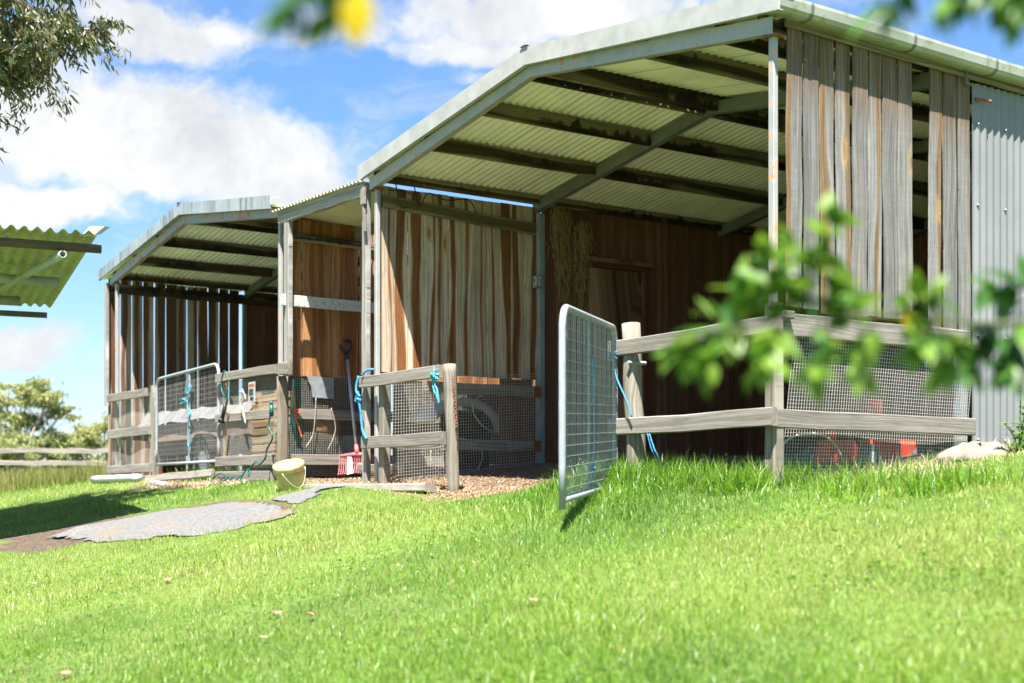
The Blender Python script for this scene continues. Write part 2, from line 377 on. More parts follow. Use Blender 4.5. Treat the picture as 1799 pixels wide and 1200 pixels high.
def thing(name, label, cat, loc=(0, 0, 0), group=None, kind=None):
    o = bpy.data.objects.new(name, None); COL.objects.link(o); o.location = loc; o.empty_display_size = .1
    return tag(o, label, cat, group, kind)
def tag(o, label=None, cat=None, group=None, kind=None):
    if label: o['label'] = label
    if cat: o['category'] = cat
    if group: o['group'] = group
    if kind: o['kind'] = kind
    return o
def curve_pts(ctrl, n=8):
    """Catmull-Rom through the control points"""
    P = [Vector(c) for c in ctrl]; P = [P[0] * 2 - P[1]] + P + [P[-1] * 2 - P[-2]]; out = []
    for i in range(1, len(P) - 2):
        for k in range(n):
            t = k / n
            out.append(.5 * ((2 * P[i]) + (P[i + 1] - P[i - 1]) * t + (2 * P[i - 1] - 5 * P[i] + 4 * P[i + 1] - P[i + 2]) * t * t + (3 * P[i] - P[i - 1] - 3 * P[i + 1] + P[i + 2]) * t ** 3))
    out.append(P[-2]); return out

# ------------------------------------------------------------------ where I stand: eye level is z = 0
PSI, CX, CY = .9806, 6.2837, -6.1572
SN, CS = math.sin(PSI), math.cos(PSI)
def site(r, f, z=0.):           # metres to the right of, ahead of and above the standing point
    return Vector((CX + r * CS - f * SN, CY + r * SN + f * CS, z))
RIGHT = Vector((CS, SN, 0)); AHEAD = Vector((-SN, CS, 0)); UP = Vector((0, 0, 1))

BX = [-2000, -40, -20, -13, -11, -9, -7.3, -5.1, -3.8, -2.5, -1.45, 0, 2, 10, 2000]
BZ = [.1, .1, .18, .2, .2, .17, .17, .14, .04, .07, .12, .05, .04, 0, 0]
def sst(a, b, v):
    t = np.clip((v - a) / (b - a), 0, 1); return t * t * (3 - 2 * t)
def ground(x, y):
    x = np.asarray(x, float); y = np.asarray(y, float)
    b = np.interp(x, BX, BZ); yn = np.minimum(y, 0)
    z = b - .2 * (np.sqrt(np.minimum(yn * yn, 49) + .06) - np.sqrt(.06))
    z = z + (.37 - b) * sst(0, 2.4, y)
    d = np.hypot(x - 6.28, y + 6.16)
    z = z - .09 * np.clip(d - 36, 0, 84)
    return z + .012 * np.sin(x * 2.1 + y * 1.3) * np.sin(y * 2.7 - x * .8)
G = lambda x, y: float(ground(x, y))

def vnoise(x, y, s=1., seed=0):
    """cheap smooth value noise"""
    r = np.random.default_rng(seed).random((64, 64)); X = np.asarray(x) * s; Y = np.asarray(y) * s
    xi = np.floor(X).astype(int); yi = np.floor(Y).astype(int); fx = X - xi; fy = Y - yi
    fx = fx * fx * (3 - 2 * fx); fy = fy * fy * (3 - 2 * fy); g_ = lambda a, b: r[a % 64, b % 64]
    return (g_(xi, yi) * (1 - fx) + g_(xi + 1, yi) * fx) * (1 - fy) + (g_(xi, yi + 1) * (1 - fx) + g_(xi + 1, yi + 1) * fx) * fy

MAT1 = [(-5.9, -2.85), (-6.4, -2.4), (-6.1, -1.65), (-5.9, -1.25), (-5.2, -1.2), (-4.1, -1.25), (-4.15, -2.1), (-4.75, -2.7)]
MAT2 = [(-5.15, -1.15), (-5.35, -.6), (-5.2, -.28), (-4.95, -.28), (-4.95, -.65), (-4.5, -1.1)]
SOIL = [(-5.2, -3.25), (-5.9, -3.4), (-7.0, -2.85), (-6.6, -2.1), (-6.3, -1.5), (-5.95, -1.1), (-5.0, -1.08), (-4.5, -1.25), (-4.4, -1.9), (-4.9, -2.6)]
CHIPS = [(-6.95, -.15), (-6.7, 1.6), (-5.2, 1.4), (-5.15, 2.), (-3.9, 1.6), (-3.4, .6), (-2.5, .1), (-2.2, -.3), (-2.6, -.75), (-3.9, -.28), (-4.7, -.15), (-5.6, -.4)]
LITTER = [(-10.9, .1), (-8.3, .1), (-7.5, -.2), (-8.1, -.6), (-9.6, -.75), (-10.5, -.5)]
def inside(poly, x, y):
    x = np.asarray(x); y = np.asarray(y); c = np.zeros(x.shape, bool); n = len(poly)
    for i in range(n):
        (x0, y0), (x1, y1) = poly[i], poly[(i + 1) % n]
        k = ((y0 > y) != (y1 > y)) & (x < (x1 - x0) * (y - y0) / (y1 - y0 + 1e-9) + x0); c ^= k
    return c
def soft(poly, x, y, amp=.14):
    a = (vnoise(x, y, 5., 3) - .5) * 2 * amp; b = (vnoise(x, y, 5., 4) - .5) * 2 * amp
    return inside(poly, x + a, y + b)
def bare(x, y):
    """no lawn: shed floors, chips, soil"""
    wob = (vnoise(x, y, 4., 8) - .5) * .25
    sh1 = (x > -5.2) & (x < 0.0) & (y > .75 + wob) ; sh1b = (x > -5.2) & (x < -1.9 + wob) & (y > .1)
    sh2 = (x > -13.1) & (x < -7.3) & (y > .35 + wob); pas = (x >= -7.35) & (x <= -5.15) & (y > -.15)
    return sh1 | sh1b | sh2 | pas | soft(CHIPS, x, y) | soft(SOIL, x, y) | soft(LITTER, x, y, .25) | ((x > 0) & (y > 2.2) & (x < .25) & (y < 7))

# ------------------------------------------------------------------ terrain
def axis(lo, hi, st, outer):
    a = list(np.arange(lo, hi + 1e-6, st)); return np.array([-k for k in outer[::-1]] + a + list(outer))
xs = np.concatenate([[-3000, -900, -300, -120, -80, -60, -50, -42, -36], np.arange(-32, 12.01, .16), [14, 18, 25, 40, 80, 200, 700, 3000]])
ys = np.concatenate([[-3000, -900, -200, -60, -25, -14], np.arange(-10, 14.01, .16), [15, 17, 20, 24, 28, 34, 42, 50, 60, 80, 120, 300, 900, 3000]])
X, Y = np.meshgrid(xs, ys); Z = ground(X, Y)
nx, ny = len(xs), len(ys)
me = bpy.data.meshes.new('ground')
vv = np.stack([X, Y, Z], -1).reshape(-1, 3)
idx = np.arange(nx * ny).reshape(ny, nx)
ff = np.stack([idx[:-1, :-1], idx[:-1, 1:], idx[1:, 1:], idx[1:, :-1]], -1).reshape(-1, 4)
me.from_pydata(vv.tolist(), [], ff.tolist())
me.polygons.foreach_set('use_smooth', [True] * len(ff))
xf, yf = vv[:, 0], vv[:, 1]
near = (np.abs(xf) < 33) & (np.abs(yf) < 14.5)
ch = soft(CHIPS, xf, yf) & near
br = bare(xf, yf) & near
for nm, arr in (('bare', br), ('chips', ch)):
    a = me.attributes.new(nm, 'FLOAT', 'POINT'); a.data.foreach_set('value', arr.astype(np.float32))
m, t, b = material('ground_cover')
p = t.obj()
n1 = t.noise(p, 1.1, 4, .6); n2 = t.noise(p, 26., 4, .65); n3 = t.noise(p, 90., 3, .6)
gcol = t.mix(t.ss(n1, .35, .65), (.07, .13, .025), (.13, .2, .045)); gcol = t.mix(t.ss(n2, .45, .7), gcol, (.09, .085, .03))
soilc = t.mix(t.ss(n2, .35, .7), (.055, .04, .03), (.14, .105, .076)); soilc = t.mix(t.ss(n3, .6, .68), soilc, (.24, .18, .12))
vc = t.voro(t.vm('MULTIPLY', p, (1., 1.7, 1.)), 55., out='Color')
chipc = t.ramp(t.sep(vc)[0], [(0, (.10, .062, .04)), (.35, (.22, .14, .085)), (.7, (.36, .25, .155)), (1, (.45, .34, .235))])
dk = t.ss(t.sep(p)[1], .15, .6); chipc = t.mix(t.m('MULTIPLY', dk, .7), chipc, soilc)      # fresh shavings outside, trodden mulch further in
c = t.mix(t.attr('bare'), gcol, soilc); c = t.mix(t.m('MULTIPLY', t.attr('chips'), t.ss(t.noise(p, 7., 3, .6), .33, .5)), c, chipc)
pset(t, b, c, .95, 0, t.bump(t.m('ADD', n2, t.m('MULTIPLY', n3, .5)), .8, .03), .15)
me.materials.append(m)
o = bpy.data.objects.new('ground', me); COL.objects.link(o); tag(o, kind='structure')

# ------------------------------------------------------------------ grass
def blade_mesh(name, x, y, L, wd, lean, hue, mat, kind='stuff', label=None, cat=None, curl=.5, dirs=None, zoff=None, parent=None):
    n = len(x); th = rng.uniform(0, 2 * np.pi, n) if dirs is None else dirs
    z = ground(x, y) - .008 if zoff is None else zoff
    dx, dy = np.cos(th), np.sin(th); fa = th + np.pi / 2 + rng.normal(0, .6, n); wx, wy = np.cos(fa) * wd / 2, np.sin(fa) * wd / 2
    V = np.zeros((n, 5, 3), np.float32)
    r1 = L * .5 * np.sin(lean * (1 - curl * .6)); h1 = L * .5 * np.cos(lean * (1 - curl * .6))
    l2 = np.minimum(lean * (1 + curl), 2.0); r2 = r1 + L * .5 * np.sin(l2); h2 = h1 + L * .5 * np.cos(l2)
    V[:, 0] = np.stack([x - wx, y - wy, z], -1); V[:, 1] = np.stack([x + wx, y + wy, z], -1)
    V[:, 2] = np.stack([x + dx * r1 + wx * .8, y + dy * r1 + wy * .8, z + h1], -1); V[:, 3] = np.stack([x + dx * r1 - wx * .8, y + dy * r1 - wy * .8, z + h1], -1)
    V[:, 4] = np.stack([x + dx * r2, y + dy * r2, z + h2], -1)
    b0 = (np.arange(n) * 5)[:, None]
    quads = (b0 + np.array([[0, 1, 2, 3]])); tris = (b0 + np.array([[3, 2, 4]]))
    me = bpy.data.meshes.new(name); me.vertices.add(n * 5); me.vertices.foreach_set('co', V.reshape(-1))
    loops = np.concatenate([quads, tris], 1).reshape(-1); me.loops.add(n * 7); me.loops.foreach_set('vertex_index', loops.astype(np.int32))
    st = np.stack([np.arange(n) * 7, np.arange(n) * 7 + 4], 1).reshape(-1)
    me.polygons.add(n * 2); me.polygons.foreach_set('loop_start', st.astype(np.int32))
    me.polygons.foreach_set('use_smooth', np.ones(n * 2, bool))
    me.update(calc_edges=True); me.validate()
    a = me.attributes.new('hue', 'FLOAT', 'POINT'); a.data.foreach_set('value', np.repeat(hue, 5).astype(np.float32))
    me.materials.append(mat)
    o = bpy.data.objects.new(name, me); COL.objects.link(o)
    if parent is not None: o.parent = parent; o.matrix_parent_inverse = Matrix.Translation(-parent.location)
    tag(o, label, cat, kind=kind)
    return o

def scatter(n, f0, f1, k=1.):
    """positions in the wedge of lawn ahead of the standing point, thinner with distance"""
    f = f0 * (f1 / f0) ** rng.random(n)          # density ~ 1/f^2
    r = rng.uniform(-.60, .74, n) * f
    return CX + r * CS - f * SN, CY + r * SN + f * CS, f
gx, gy, gf = scatter(960000, 2.6, 34.)
keep = ~bare(gx, gy) & ~soft([(-5.1 + (x_ + 5.1) * .9, -1.9 + (y_ + 1.9) * .88) for x_, y_ in MAT1], gx, gy, .14) & ~soft(MAT2, gx, gy, .1)
keep &= ~((gx > 0) & (gx < 30) & (gy > 7)) & ~((gx > -13.2) & (gx < .05) & (gy > 1.2))
gx, gy, gf = gx[keep], gy[keep], gf[keep]
# bare() borders get ragged by chance
n = len(gx)
patch = vnoise(gx, gy, 1.3, 11); patch2 = vnoise(gx, gy, 5., 12)
L = rng.gamma(8, .0052, n) * (.75 + .5 * patch) * (.8 + .4 * patch2)
tall = sst(.45, 0, np.abs(gy + .3)) * sst(-1.75, -1.3, gx) * sst(.05, -.15, gx)     # rank growth along the right-hand fence
tall2 = sst(.5, .1, np.abs(gy - .1)) * sst(-.1, .05, gx) * sst(1.8, 1.2, gx) * .6
tall3 = sst(1.1, .2, np.abs(gy + .75)) * sst(-2.0, -1.1, gx) * sst(.8, -.1, gx) * .5
tallL = sst(-13.1, -13.7, gx) * .8
L = L * (1 + 1.9 * np.maximum(np.maximum(tall * 1.3, tall2), tall3) + .6 * tallL)
wd = .0019 + .0010 * np.sqrt(gf / 6) + .0025 * np.clip(gf / 10 - .8, 0, 2); wd = wd * rng.uniform(.7, 1.4, n)
lean = np.abs(rng.normal(.55, .38, n)) + .1
lush = sst(.3, .7, vnoise(gx, gy, .55, 21))
hue = np.clip(rng.normal(.45, .2, n) + (patch - .5) * .35 + (patch2 - .5) * .2 - .22 * np.maximum(tall, tall3) - .5 * (lush - .5) + .05, 0, .85)
dry = rng.random(n) < .04 + .22 * sst(.55, .9, vnoise(gx, gy, .8, 31)); hue[dry] = rng.uniform(.8, 1., dry.sum())
nt = 30000; tx_ = rng.uniform(-1.75, 1.7, nt); ty_ = rng.normal(-.12, .33, nt)
dens = np.clip(vnoise(tx_, ty_, 3.5, 41) * 1.5 - .25, 0, 1) * np.where(tx_ > .1, .35, 1.); k_ = (rng.random(nt) < dens) & (ty_ < .75) & ~((tx_ > .2) & (ty_ > .9)); tx_, ty_ = tx_[k_], ty_[k_]; nt = len(tx_)
gx = np.concatenate([gx, tx_]); gy = np.concatenate([gy, ty_])
L = np.concatenate([L, rng.uniform(.1, .26, nt) * sst(.95, .2, np.abs(ty_ + .05))]); wd = np.concatenate([wd, rng.uniform(.004, .0075, nt)])
lean = np.concatenate([lean, np.abs(rng.normal(.6, .3, nt)) + .1]); hue = np.concatenate([hue, np.clip(rng.normal(.34, .16, nt), 0, .7)])
blade_mesh('grass', gx, gy, L, wd, lean, hue, M['grass'])
nw_ = 13000; wx_, wy_, wf_ = scatter(nw_, 3.2, 13.); k_ = (vnoise(wx_, wy_, 1.6, 51) > .62) & ~bare(wx_, wy_) & ~inside(MAT1, wx_, wy_) & (wy_ < .2); wx_, wy_ = wx_[k_], wy_[k_]; nw_ = len(wx_)
blade_mesh('clover', wx_, wy_, rng.uniform(.014, .03, nw_), rng.uniform(.012, .022, nw_), rng.uniform(.9, 1.5, nw_), np.clip(rng.normal(.2, .15, nw_), 0, .6), M['grass'], zoff=ground(wx_, wy_) + rng.uniform(.015, .04, nw_))
# rank, half-dry grass beyond the left shed, and seed heads
n = 16000
f = rng.uniform(20, 32, n); r = rng.uniform(-.50, -.285, n) * f
tx, ty = CX + r * CS - f * SN, CY + r * SN + f * CS
k = ~((tx > -13.3) & (ty > -.1)); tx, ty, f = tx[k], ty[k], f[k]; n = len(tx)
pt = vnoise(tx, ty, .5, 5)
blade_mesh('tall_grass', tx, ty, rng.uniform(.16, .42, n) * (.5 + pt), rng.uniform(.007, .014, n), np.abs(rng.normal(.2, .2, n)), np.clip(rng.normal(.45, .3, n) + (pt - .5) * .4, 0, 1), M['drygrass'])
# dry tufts against the netting by the pale stone
t_ = thing('dry_grass_tuft', 'bleached dry grass tuft at the foot of the side wall netting', 'dry grass', (.5, .62, G(.5, .62)))
n = 420; a = rng.normal(0, .14, n); bb = rng.normal(0, .09, n)
o = blade_mesh('stalks', .5 + a * .5 + bb, .62 + a, rng.uniform(.06, .2, n), rng.uniform(.003, .006, n), np.abs(rng.normal(.7, .4, n)), rng.random(n), M['straw'], kind=None, parent=t_)
t_ = thing('grass_tuft', 'fresh green grass tuft growing under the closed gate of the left shed', 'grass tuft', (-9.7, .1, G(-9.7, .1)))
n = 900; ax = rng.uniform(-10.35, -9.1, n); ay = rng.normal(.15, .12, n)
blade_mesh('blades', ax, ay, rng.uniform(.1, .26, n), rng.uniform(.006, .01, n), np.abs(rng.normal(.3, .25, n)), rng.uniform(.25, .6, n), M['grass'], kind=None, parent=t_)
# wood shavings lying loose
n = 9000; px_ = rng.uniform(-7., -2.1, n); py_ = rng.uniform(-.9, 1.2, n); k = soft(CHIPS, px_, py_); px_, py_ = px_[k], py_[k]; n = len(px_)
blade_mesh('wood_shavings', px_, py_, rng.uniform(.015, .05, n), rng.uniform(.006, .016, n), rng.uniform(1.1, 1.7, n), rng.random(n), M['shaving'], zoff=ground(px_, py_) + .004)
n = 2600; px_ = rng.uniform(-11, -7.3, n); py_ = rng.uniform(-.8, .1, n); k = soft(LITTER, px_, py_, .25); px_, py_ = px_[k], py_[k]; n = len(px_)
blade_mesh('straw_litter', px_, py_, rng.uniform(.03, .12, n), rng.uniform(.004, .008, n), rng.uniform(1.2, 1.65, n), rng.random(n), M['straw'], zoff=ground(px_, py_) + .004)

# ------------------------------------------------------------------ matting, litter on the lawn
def mat_mesh(name, poly, label, folds, seed):
    cx_ = sum(p[0] for p in poly) / len(poly); cy_ = sum(p[1] for p in poly) / len(poly)
    mb = MB(); st = .03
    x0, x1 = min(p[0] for p in poly), max(p[0] for p in poly); y0, y1 = min(p[1] for p in poly), max(p[1] for p in poly)
    XX, YY = np.meshgrid(np.arange(x0, x1, st), np.arange(y0, y1, st)); ins = inside(poly, XX + (vnoise(XX, YY, 6, seed) - .5) * .14 + (vnoise(XX, YY, 17, seed + 1) - .5) * .08, YY + (vnoise(XX, YY, 14, seed + 2) - .5) * .1)
    ZZ = ground(XX, YY) + .014 + .009 * np.sin(XX * 9 + YY * 4) * vnoise(XX, YY, 2.2, seed) + folds * np.exp(-((XX - x0 - .65) ** 2 + (YY - y0 - .25) ** 2) / .035)
    ids = {}
    for j in range(XX.shape[0]):
        for i in range(XX.shape[1]):
            if ins[j, i]: ids[(j, i)] = len(mb.v); mb.v.append(Vector((XX[j, i], YY[j, i], ZZ[j, i])))
    for (j, i) in list(ids):
        q = [(j, i), (j, i + 1), (j + 1, i + 1), (j + 1, i)]
        if all(k in ids for k in q):
            mb.f.append([ids[k] for k in q]); mb.uv.append([(0, 0)] * 4); mb.p.append(0.); mb.mi.append(0)
    o = mb.build(name, M['matting'], smooth=True); s_ = o.modifiers.new('thick', 'SOLIDIFY'); s_.thickness = .006
    return tag(o, label, 'ground mat')
m, t, b = material('weathered_matting'); p = t.obj()
w1 = t.noise(t.vm('MULTIPLY', p, (3., 10., 1.)), 5., 6, .7); w2 = t.noise(p, 60, 3, .6)
c = t.mix(t.ss(w1, .35, .65), (.08, .083, .088), (.145, .145, .143)); c = t.mix(t.ss(w2, .5, .7, 0., .5), c, (.2, .19, .165))
c = t.mix(t.ss(t.noise(p, 2.2, 5, .65), .48, .66, 0., .75), c, (.15, .115, .085))
pset(t, b, c, .9, 0, t.bump(w1, .5, .02)); M['matting'] = m
mat_mesh('ground_mat', MAT1, 'wide weathered grey mat rucked up at one end on the bare path', .05, 4)
mat_mesh('ground_mat', MAT2, 'small dark grey mat piece lying nearer the yellow bucket', .0, 9)
for (x, y, s_, a_, z_) in ((-1.42, -3.37, .085, .3, .03), (.16, -3.41, .08, 1.9, .05), (.45, -3.37, .09, 2.6, .055), (.26, -4.44, .075, 2., .045), (.66, -3.69, .05, .9, .045), (-3.46, -3.59, .06, 2.2, .05), (1.46, -2.81, .06, .5, .05)):
    mb = MB(); ps = []
    for k in range(9):
        f_ = k / 8; w_ = .2 * math.sin(math.pi * min(1, f_ * 1.02)) ** .8 + .01; ps.append([(f_ - .5, -w_, .22 * (f_ - .5) ** 2 + .05), (f_ - .5, 0, .22 * (f_ - .5) ** 2), (f_ - .5, w_, .22 * (f_ - .5) ** 2 + .05)])
    rot = Matrix.Rotation(a_, 3, 'Z') @ Matrix.Rotation(.35, 3, 'X'); base = Vector((x, y, G(x, y) + z_ * .6))
    mb.rings([[base + rot @ (Vector(q) * s_) for q in row] for row in ps], False, False, [0, .5, 1], [k / 8 for k in range(9)])
    tag(mb.build('fallen_leaf', M['leaf_dead'], smooth=True), 'pale curled fallen leaf lying on the lawn', 'leaf', 'fallen leaves scattered on the lawn')

# ------------------------------------------------------------------ building helpers
def plank_wall(mb, axis, fixed, a0, a1, z0, z1, w=.148, th=.02, gap=.003, jitz=.01, gaps=None, lean=0., wob=.0014):
    """upright boards side by side; axis 'y' runs a wall at x = fixed"""
    n = max(1, round((a1 - a0) / w)); w = (a1 - a0) / n
    edges = [(a0 + i * w, a0 + (i + 1) * w) for i in range(n)] if gaps is None else gaps
    for (e0, e1) in edges:
        c = (e0 + e1) / 2; g_ = gap * random.uniform(.4, 2.); off = random.gauss(0, .0025)
        zz0 = z0 + random.gauss(0, jitz); zz1 = (z1(c) if callable(z1) else z1) + random.gauss(0, jitz * .5); l_ = random.gauss(0, lean)
        if axis == 'y': mb.beam((fixed + off, c - l_, zz0), (fixed + off + random.gauss(0, .004), c + l_, zz1), e1 - e0 - g_, th, (0, 1, 0), ch=.003, seg=5, wob=wob, vofs=0.)
        else: mb.beam((c - l_, fixed + off, zz0), (c + l_, fixed + off, zz1), e1 - e0 - g_, th, (1, 0, 0), ch=.003, seg=5, wob=wob, vofs=0.)

class Shed:
    def __init__(s, root, xl, xr, zl, za, xa=None):
        s.root = root; s.xl, s.xr, s.zl, s.za = xl, xr, zl, za; s.xa = (xl + xr) / 2 if xa is None else xa
    def zb(s, x):       # underside of the rafters
        return s.za - (s.za - s.zl) * ((s.xa - x) / (s.xa - s.xl) if x < s.xa else (x - s.xa) / (s.xr - s.xa))
    def portal(s, y, mat_r, mat_l, mat_rr, front=True, pw=.05, pd=.042, inset=(0., 0.)):
        h = .105
        for x, mt in ((s.xl + pw / 2 + inset[0], mat_l), (s.xr - pw / 2 - inset[1], mat_rr)):
            mb = MB(); mb.beam((x, y, G(x, y) - .1), (x, y, s.zb(x) - .012), pw, pd, (1, 0, 0), ch=.006); po = mb.build('post', mt, s.root)
            if front:
                mb = MB(); mb.box((x - .06, y - .045, s.zb(x) - .014), (x + .06, y + .045, s.zb(x) - .003)); mb.box((x - .045, y - .035, s.zb(x) - .026), (x - .03, y - .02, s.zb(x) - .014)); mb.build('cap_plate', M['rust'], po)
        for (xa, xb) in ((s.xl, s.xa), (s.xa, s.xr)):
            mb = MB(); z1, z2 = s.zb(xa), s.zb(xb); w = .05 if front else .07
            mb.prism([(xa, y - w, z1), (xb, y - w, z2), (xb, y - w, z2 + h), (xa, y - w, z1 + h)], (0, .008, 0))        # C-section: web and two flanges
            e = .06 if not front else .05
            mb.prism([(xa, y - w + .008, z1), (xb, y - w + .008, z2), (xb, y - w + .008, z2 + .008), (xa, y - w + .008, z1 + .008)], (0, e, 0))
            mb.prism([(xa, y - w + .008, z1 + h - .008), (xb, y - w + .008, z2 + h - .008), (xb, y - w + .008, z2 + h), (xa, y - w + .008, z1 + h)], (0, e, 0))
            mb.build('rafter', mat_r, s.root)
    def roof(s, y0, y1, over, mat):
        for (xa, xb) in ((s.xl - over, s.xa), (s.xr + over * .25, s.xa)):
            mb = MB(); A = Vector((xa, y0, s.zb(s.xl if xa < s.xa else s.xr) - (over * .152) + .15)); Bv = Vector((s.xa, y0, s.za + .15)); rd = Bv - A
            mb.corr(A, (0, 1, 0), y1 - y0, rd, rd.length, (0, 0, 1), nrun=3, ragged=.004); mb.build('roof_sheet', mat, s.root, smooth=True)
    def purlins(s, xs_, y0, y1, mat, h=.13, w=.045):
        h0 = h
        for x in xs_:
            eave = x in (xs_[0], xs_[-1]); h = .095 if eave else h0
            mb = MB(); z = s.zb(x) + (.05 if eave else .012) + h / 2
            mb.beam((x, y0, z), (x, y1, z), w, h, (1, 0, 0), ch=.004, seg=8, wob=.002); mb.build('purlin', mat, s.root)
    def fascia(s, y, zl, za, xl, xr, mat, h=.14, rise=0.):
        for (xa, za_, xb, zb_) in ((xl, zl, s.xa, za), (s.xa, za, xr, zl)):
            mb = MB(); mb.prism([(xa, y, za_), (xb, y, zb_), (xb, y, zb_ + h), (xa, y, za_ + h)], (0, .012, 0))
            mb.prism([(xa, y + .012, za_ + h - .006), (xb, y + .012, zb_ + h - .006), (xb, y + .012, zb_ + h), (xa, y + .012, za_ + h)], (0, .12, 0))
            mb.prism([(xa, y + .012, za_), (xb, y + .012, zb_), (xb, y + .012, zb_ + .006), (xa, y + .012, za_ + .006)], (0, .025, 0))
            mb.build('fascia', mat, s.root)
        mb = MB(); mb.prism([(s.xa - .05, y - .012, za + h + .002), (s.xa + .05, y - .012, za + h + .002), (s.xa + .015, y - .012, za + h + .012), (s.xa - .015, y - .012, za + h + .012)], (0, .2, 0)); mb.build('ridge_cap', M['inner_steel'], s.root)

# ------------------------------------------------------------------ the big shed
big = thing('farm_shed', 'tall open fronted gable shed with grey plank side wall and steel frame, beside the lawn', 'shed', (-2.6, 0, .1))
B = Shed(big, -5.235, .055, 2.866, 3.262, -2.58)
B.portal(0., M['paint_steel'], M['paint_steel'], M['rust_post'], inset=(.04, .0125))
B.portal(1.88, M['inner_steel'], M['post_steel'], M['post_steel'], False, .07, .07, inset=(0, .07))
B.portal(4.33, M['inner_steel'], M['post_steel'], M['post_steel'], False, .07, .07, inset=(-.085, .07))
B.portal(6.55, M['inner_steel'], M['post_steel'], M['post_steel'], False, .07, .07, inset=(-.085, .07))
B.roof(-.1, 6.75, .1, M['roof'])
B.purlins([-5.13, -4.2, -3.38, -2.66, -2.5, -1.27, -.45, -.05], -.045, 6.7, M['purlin'])
B.fascia(-.105, 2.972, 3.345, -5.37, .17, M['fascia'])
# gutter along the right eave
mb = MB(); prof = [(.045, 3.075), (.045, 2.99), (.10, 2.985), (.125, 2.992), (.145, 3.015), (.152, 3.065), (.15, 3.085), (.143, 3.087), (.143, 3.07), (.135, 3.02), (.118, 3.0), (.055, 2.998), (.052, 3.075)]
rl = [[Vector((x, y, z - .018 * max(0, y))) for x, z in prof] for y in (-.1, .5, 1.5, 2.5, 4., 6.7)]
mb.rings(rl, True, True, [i / len(prof) for i in range(len(prof) + 1)], [-.1, .5, 1.5, 2.5, 4., 6.7])
mb.prism([(.045, -.104, 2.99), (.12, -.104, 2.99), (.148, -.104, 3.02), (.15, -.104, 3.07), (.045, -.104, 3.075)], (0, .003, 0))
gut = mb.build('gutter', M['gutter'], big)
for y in (.21, 1.17, 2.02, 3.1, 4.2):
    mb = MB(); pr = [(.150, 3.083), (.1545, 3.065), (.1475, 3.013), (.127, 2.9895), (.10, 2.982), (.045, 2.987)]
    mb.rings([[Vector((x, yy, z - .018 * yy)) for x, z in pr] for yy in (y - .014, y + .014)], False, False, [i / 5 for i in range(6)], [0, 1]); mb.build('gutter_strap', M['inner_steel'], gut)
mb = MB(); mb.beam((.033, .09, 2.99), (.033, 6.7, 2.87), .018, .09, (1, 0, 0)); mb.build('eave_board', M['greenish_rail'], big)
# side wall facing the lawn
mb = MB(); plank_wall(mb, 'y', .012, .114, 1.302, 1.19, 2.955, th=.013, gap=.013, lean=.004, wob=.0028)
plank_wall(mb, 'y', .012, 1.462, 1.912, 1.13, 2.94, th=.013, gap=.018, lean=.006, wob=.0028); mb.build('plank_wall', M['side_plank'], big)
mb = MB(); mb.beam((.032, .06, 1.075), (.032, 1.86, 1.08), .14, .04, (0, 0, 1), wob=.003); mb.build('wall_rail', M['rail'], big)
mb = MB(); mb.net((-.004, .09, .06), (0, 1, 0), (0, .12, 1), 1.75, 1.0, .0235, .0235, .0018, .003); mb.build('wire_mesh', M['mesh'], big)
mb = MB(); mb.corr((.004, 1.925, .345), (0, 1, 0), 4.8, (0, 0, 1), 2.56, (1, 0, 0), nrun=1, amp=.008)
for z in (.40, 1.13, 2.05, 2.62):
    for k in range(14):
        y = 1.99 + k * .304; mb.tube([(.008, y, z), (.022, y, z)], [.009, .007], 6, mi=1)
mb.build('wall_sheet', [M['wall_sheet'], M['galv']], big, smooth=True)
mb = MB(); mb.tube([(.02, 1.95, 2.79), (.075, 2.05, 2.775)], .012, 6); mb.build('bracket', M['rust'], big)
# left wall: streaked boards in the front bay, dark stained boards behind
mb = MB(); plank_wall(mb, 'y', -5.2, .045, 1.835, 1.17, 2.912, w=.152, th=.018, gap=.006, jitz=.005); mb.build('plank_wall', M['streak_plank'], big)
mb = MB(); mb.beam((-5.17, .05, 2.77), (-5.17, 1.80, 2.685), .115, .04, (0, 0, 1), wob=.004); mb.build('wall_rail', M['greenish_rail'], big)
mb = MB(); mb.beam((-5.165, .5, 1.05), (-5.165, 1.79, 1.05), .105, .05, (0, 0, 1), wob=.004); mb.beam((-5.165, .1, .50), (-5.165, 1.79, .505), .105, .05, (0, 0, 1), wob=.004); mb.build('wall_rail', M['rail'], big)
for z in (1.05, .505):
    mb = MB(); mb.box((-5.14, 1.75, z - .055), (-5.125, 1.835, z + .055)); mb.build('rail_bracket', M['rust'], big)
mb = MB(); mb.net((-5.135, .09, .13), (0, 1, .08), (0, 0, 1), 1.72, .97, .029, .029, .002, .004); mb.build('wire_mesh', M['mesh'], big)
mb = MB(); plank_wall(mb, 'y', -5.22, 1.40, 1.80, .34, 1.18, th=.02); plank_wall(mb, 'y', -5.2, 1.92, 2.23, .3, 3.02, w=.155)
plank_wall(mb, 'y', -5.2, 2.23, 2.36, .3, 2.62, w=.13); plank_wall(mb, 'y', -5.27, 1.95, 2.6, 2.4, 3.04, w=.16); mb.box((-5.232, 2.37, .3), (-5.222, 6.72, 2.99)); plank_wall(mb, 'y', -5.2, 2.36, 6.8, .3, 3.05, w=.15); mb.build('plank_wall', M['dark_plank'], big)  # added dark backing boards and thin box block sky light through notch and gaps
mb = MB(); plank_wall(mb, 'x', 6.68, -5.2, .0, .3, lambda x: B.zb(x) + .1, w=.15); mb.build('rear_wall', M['dark_plank'], big)
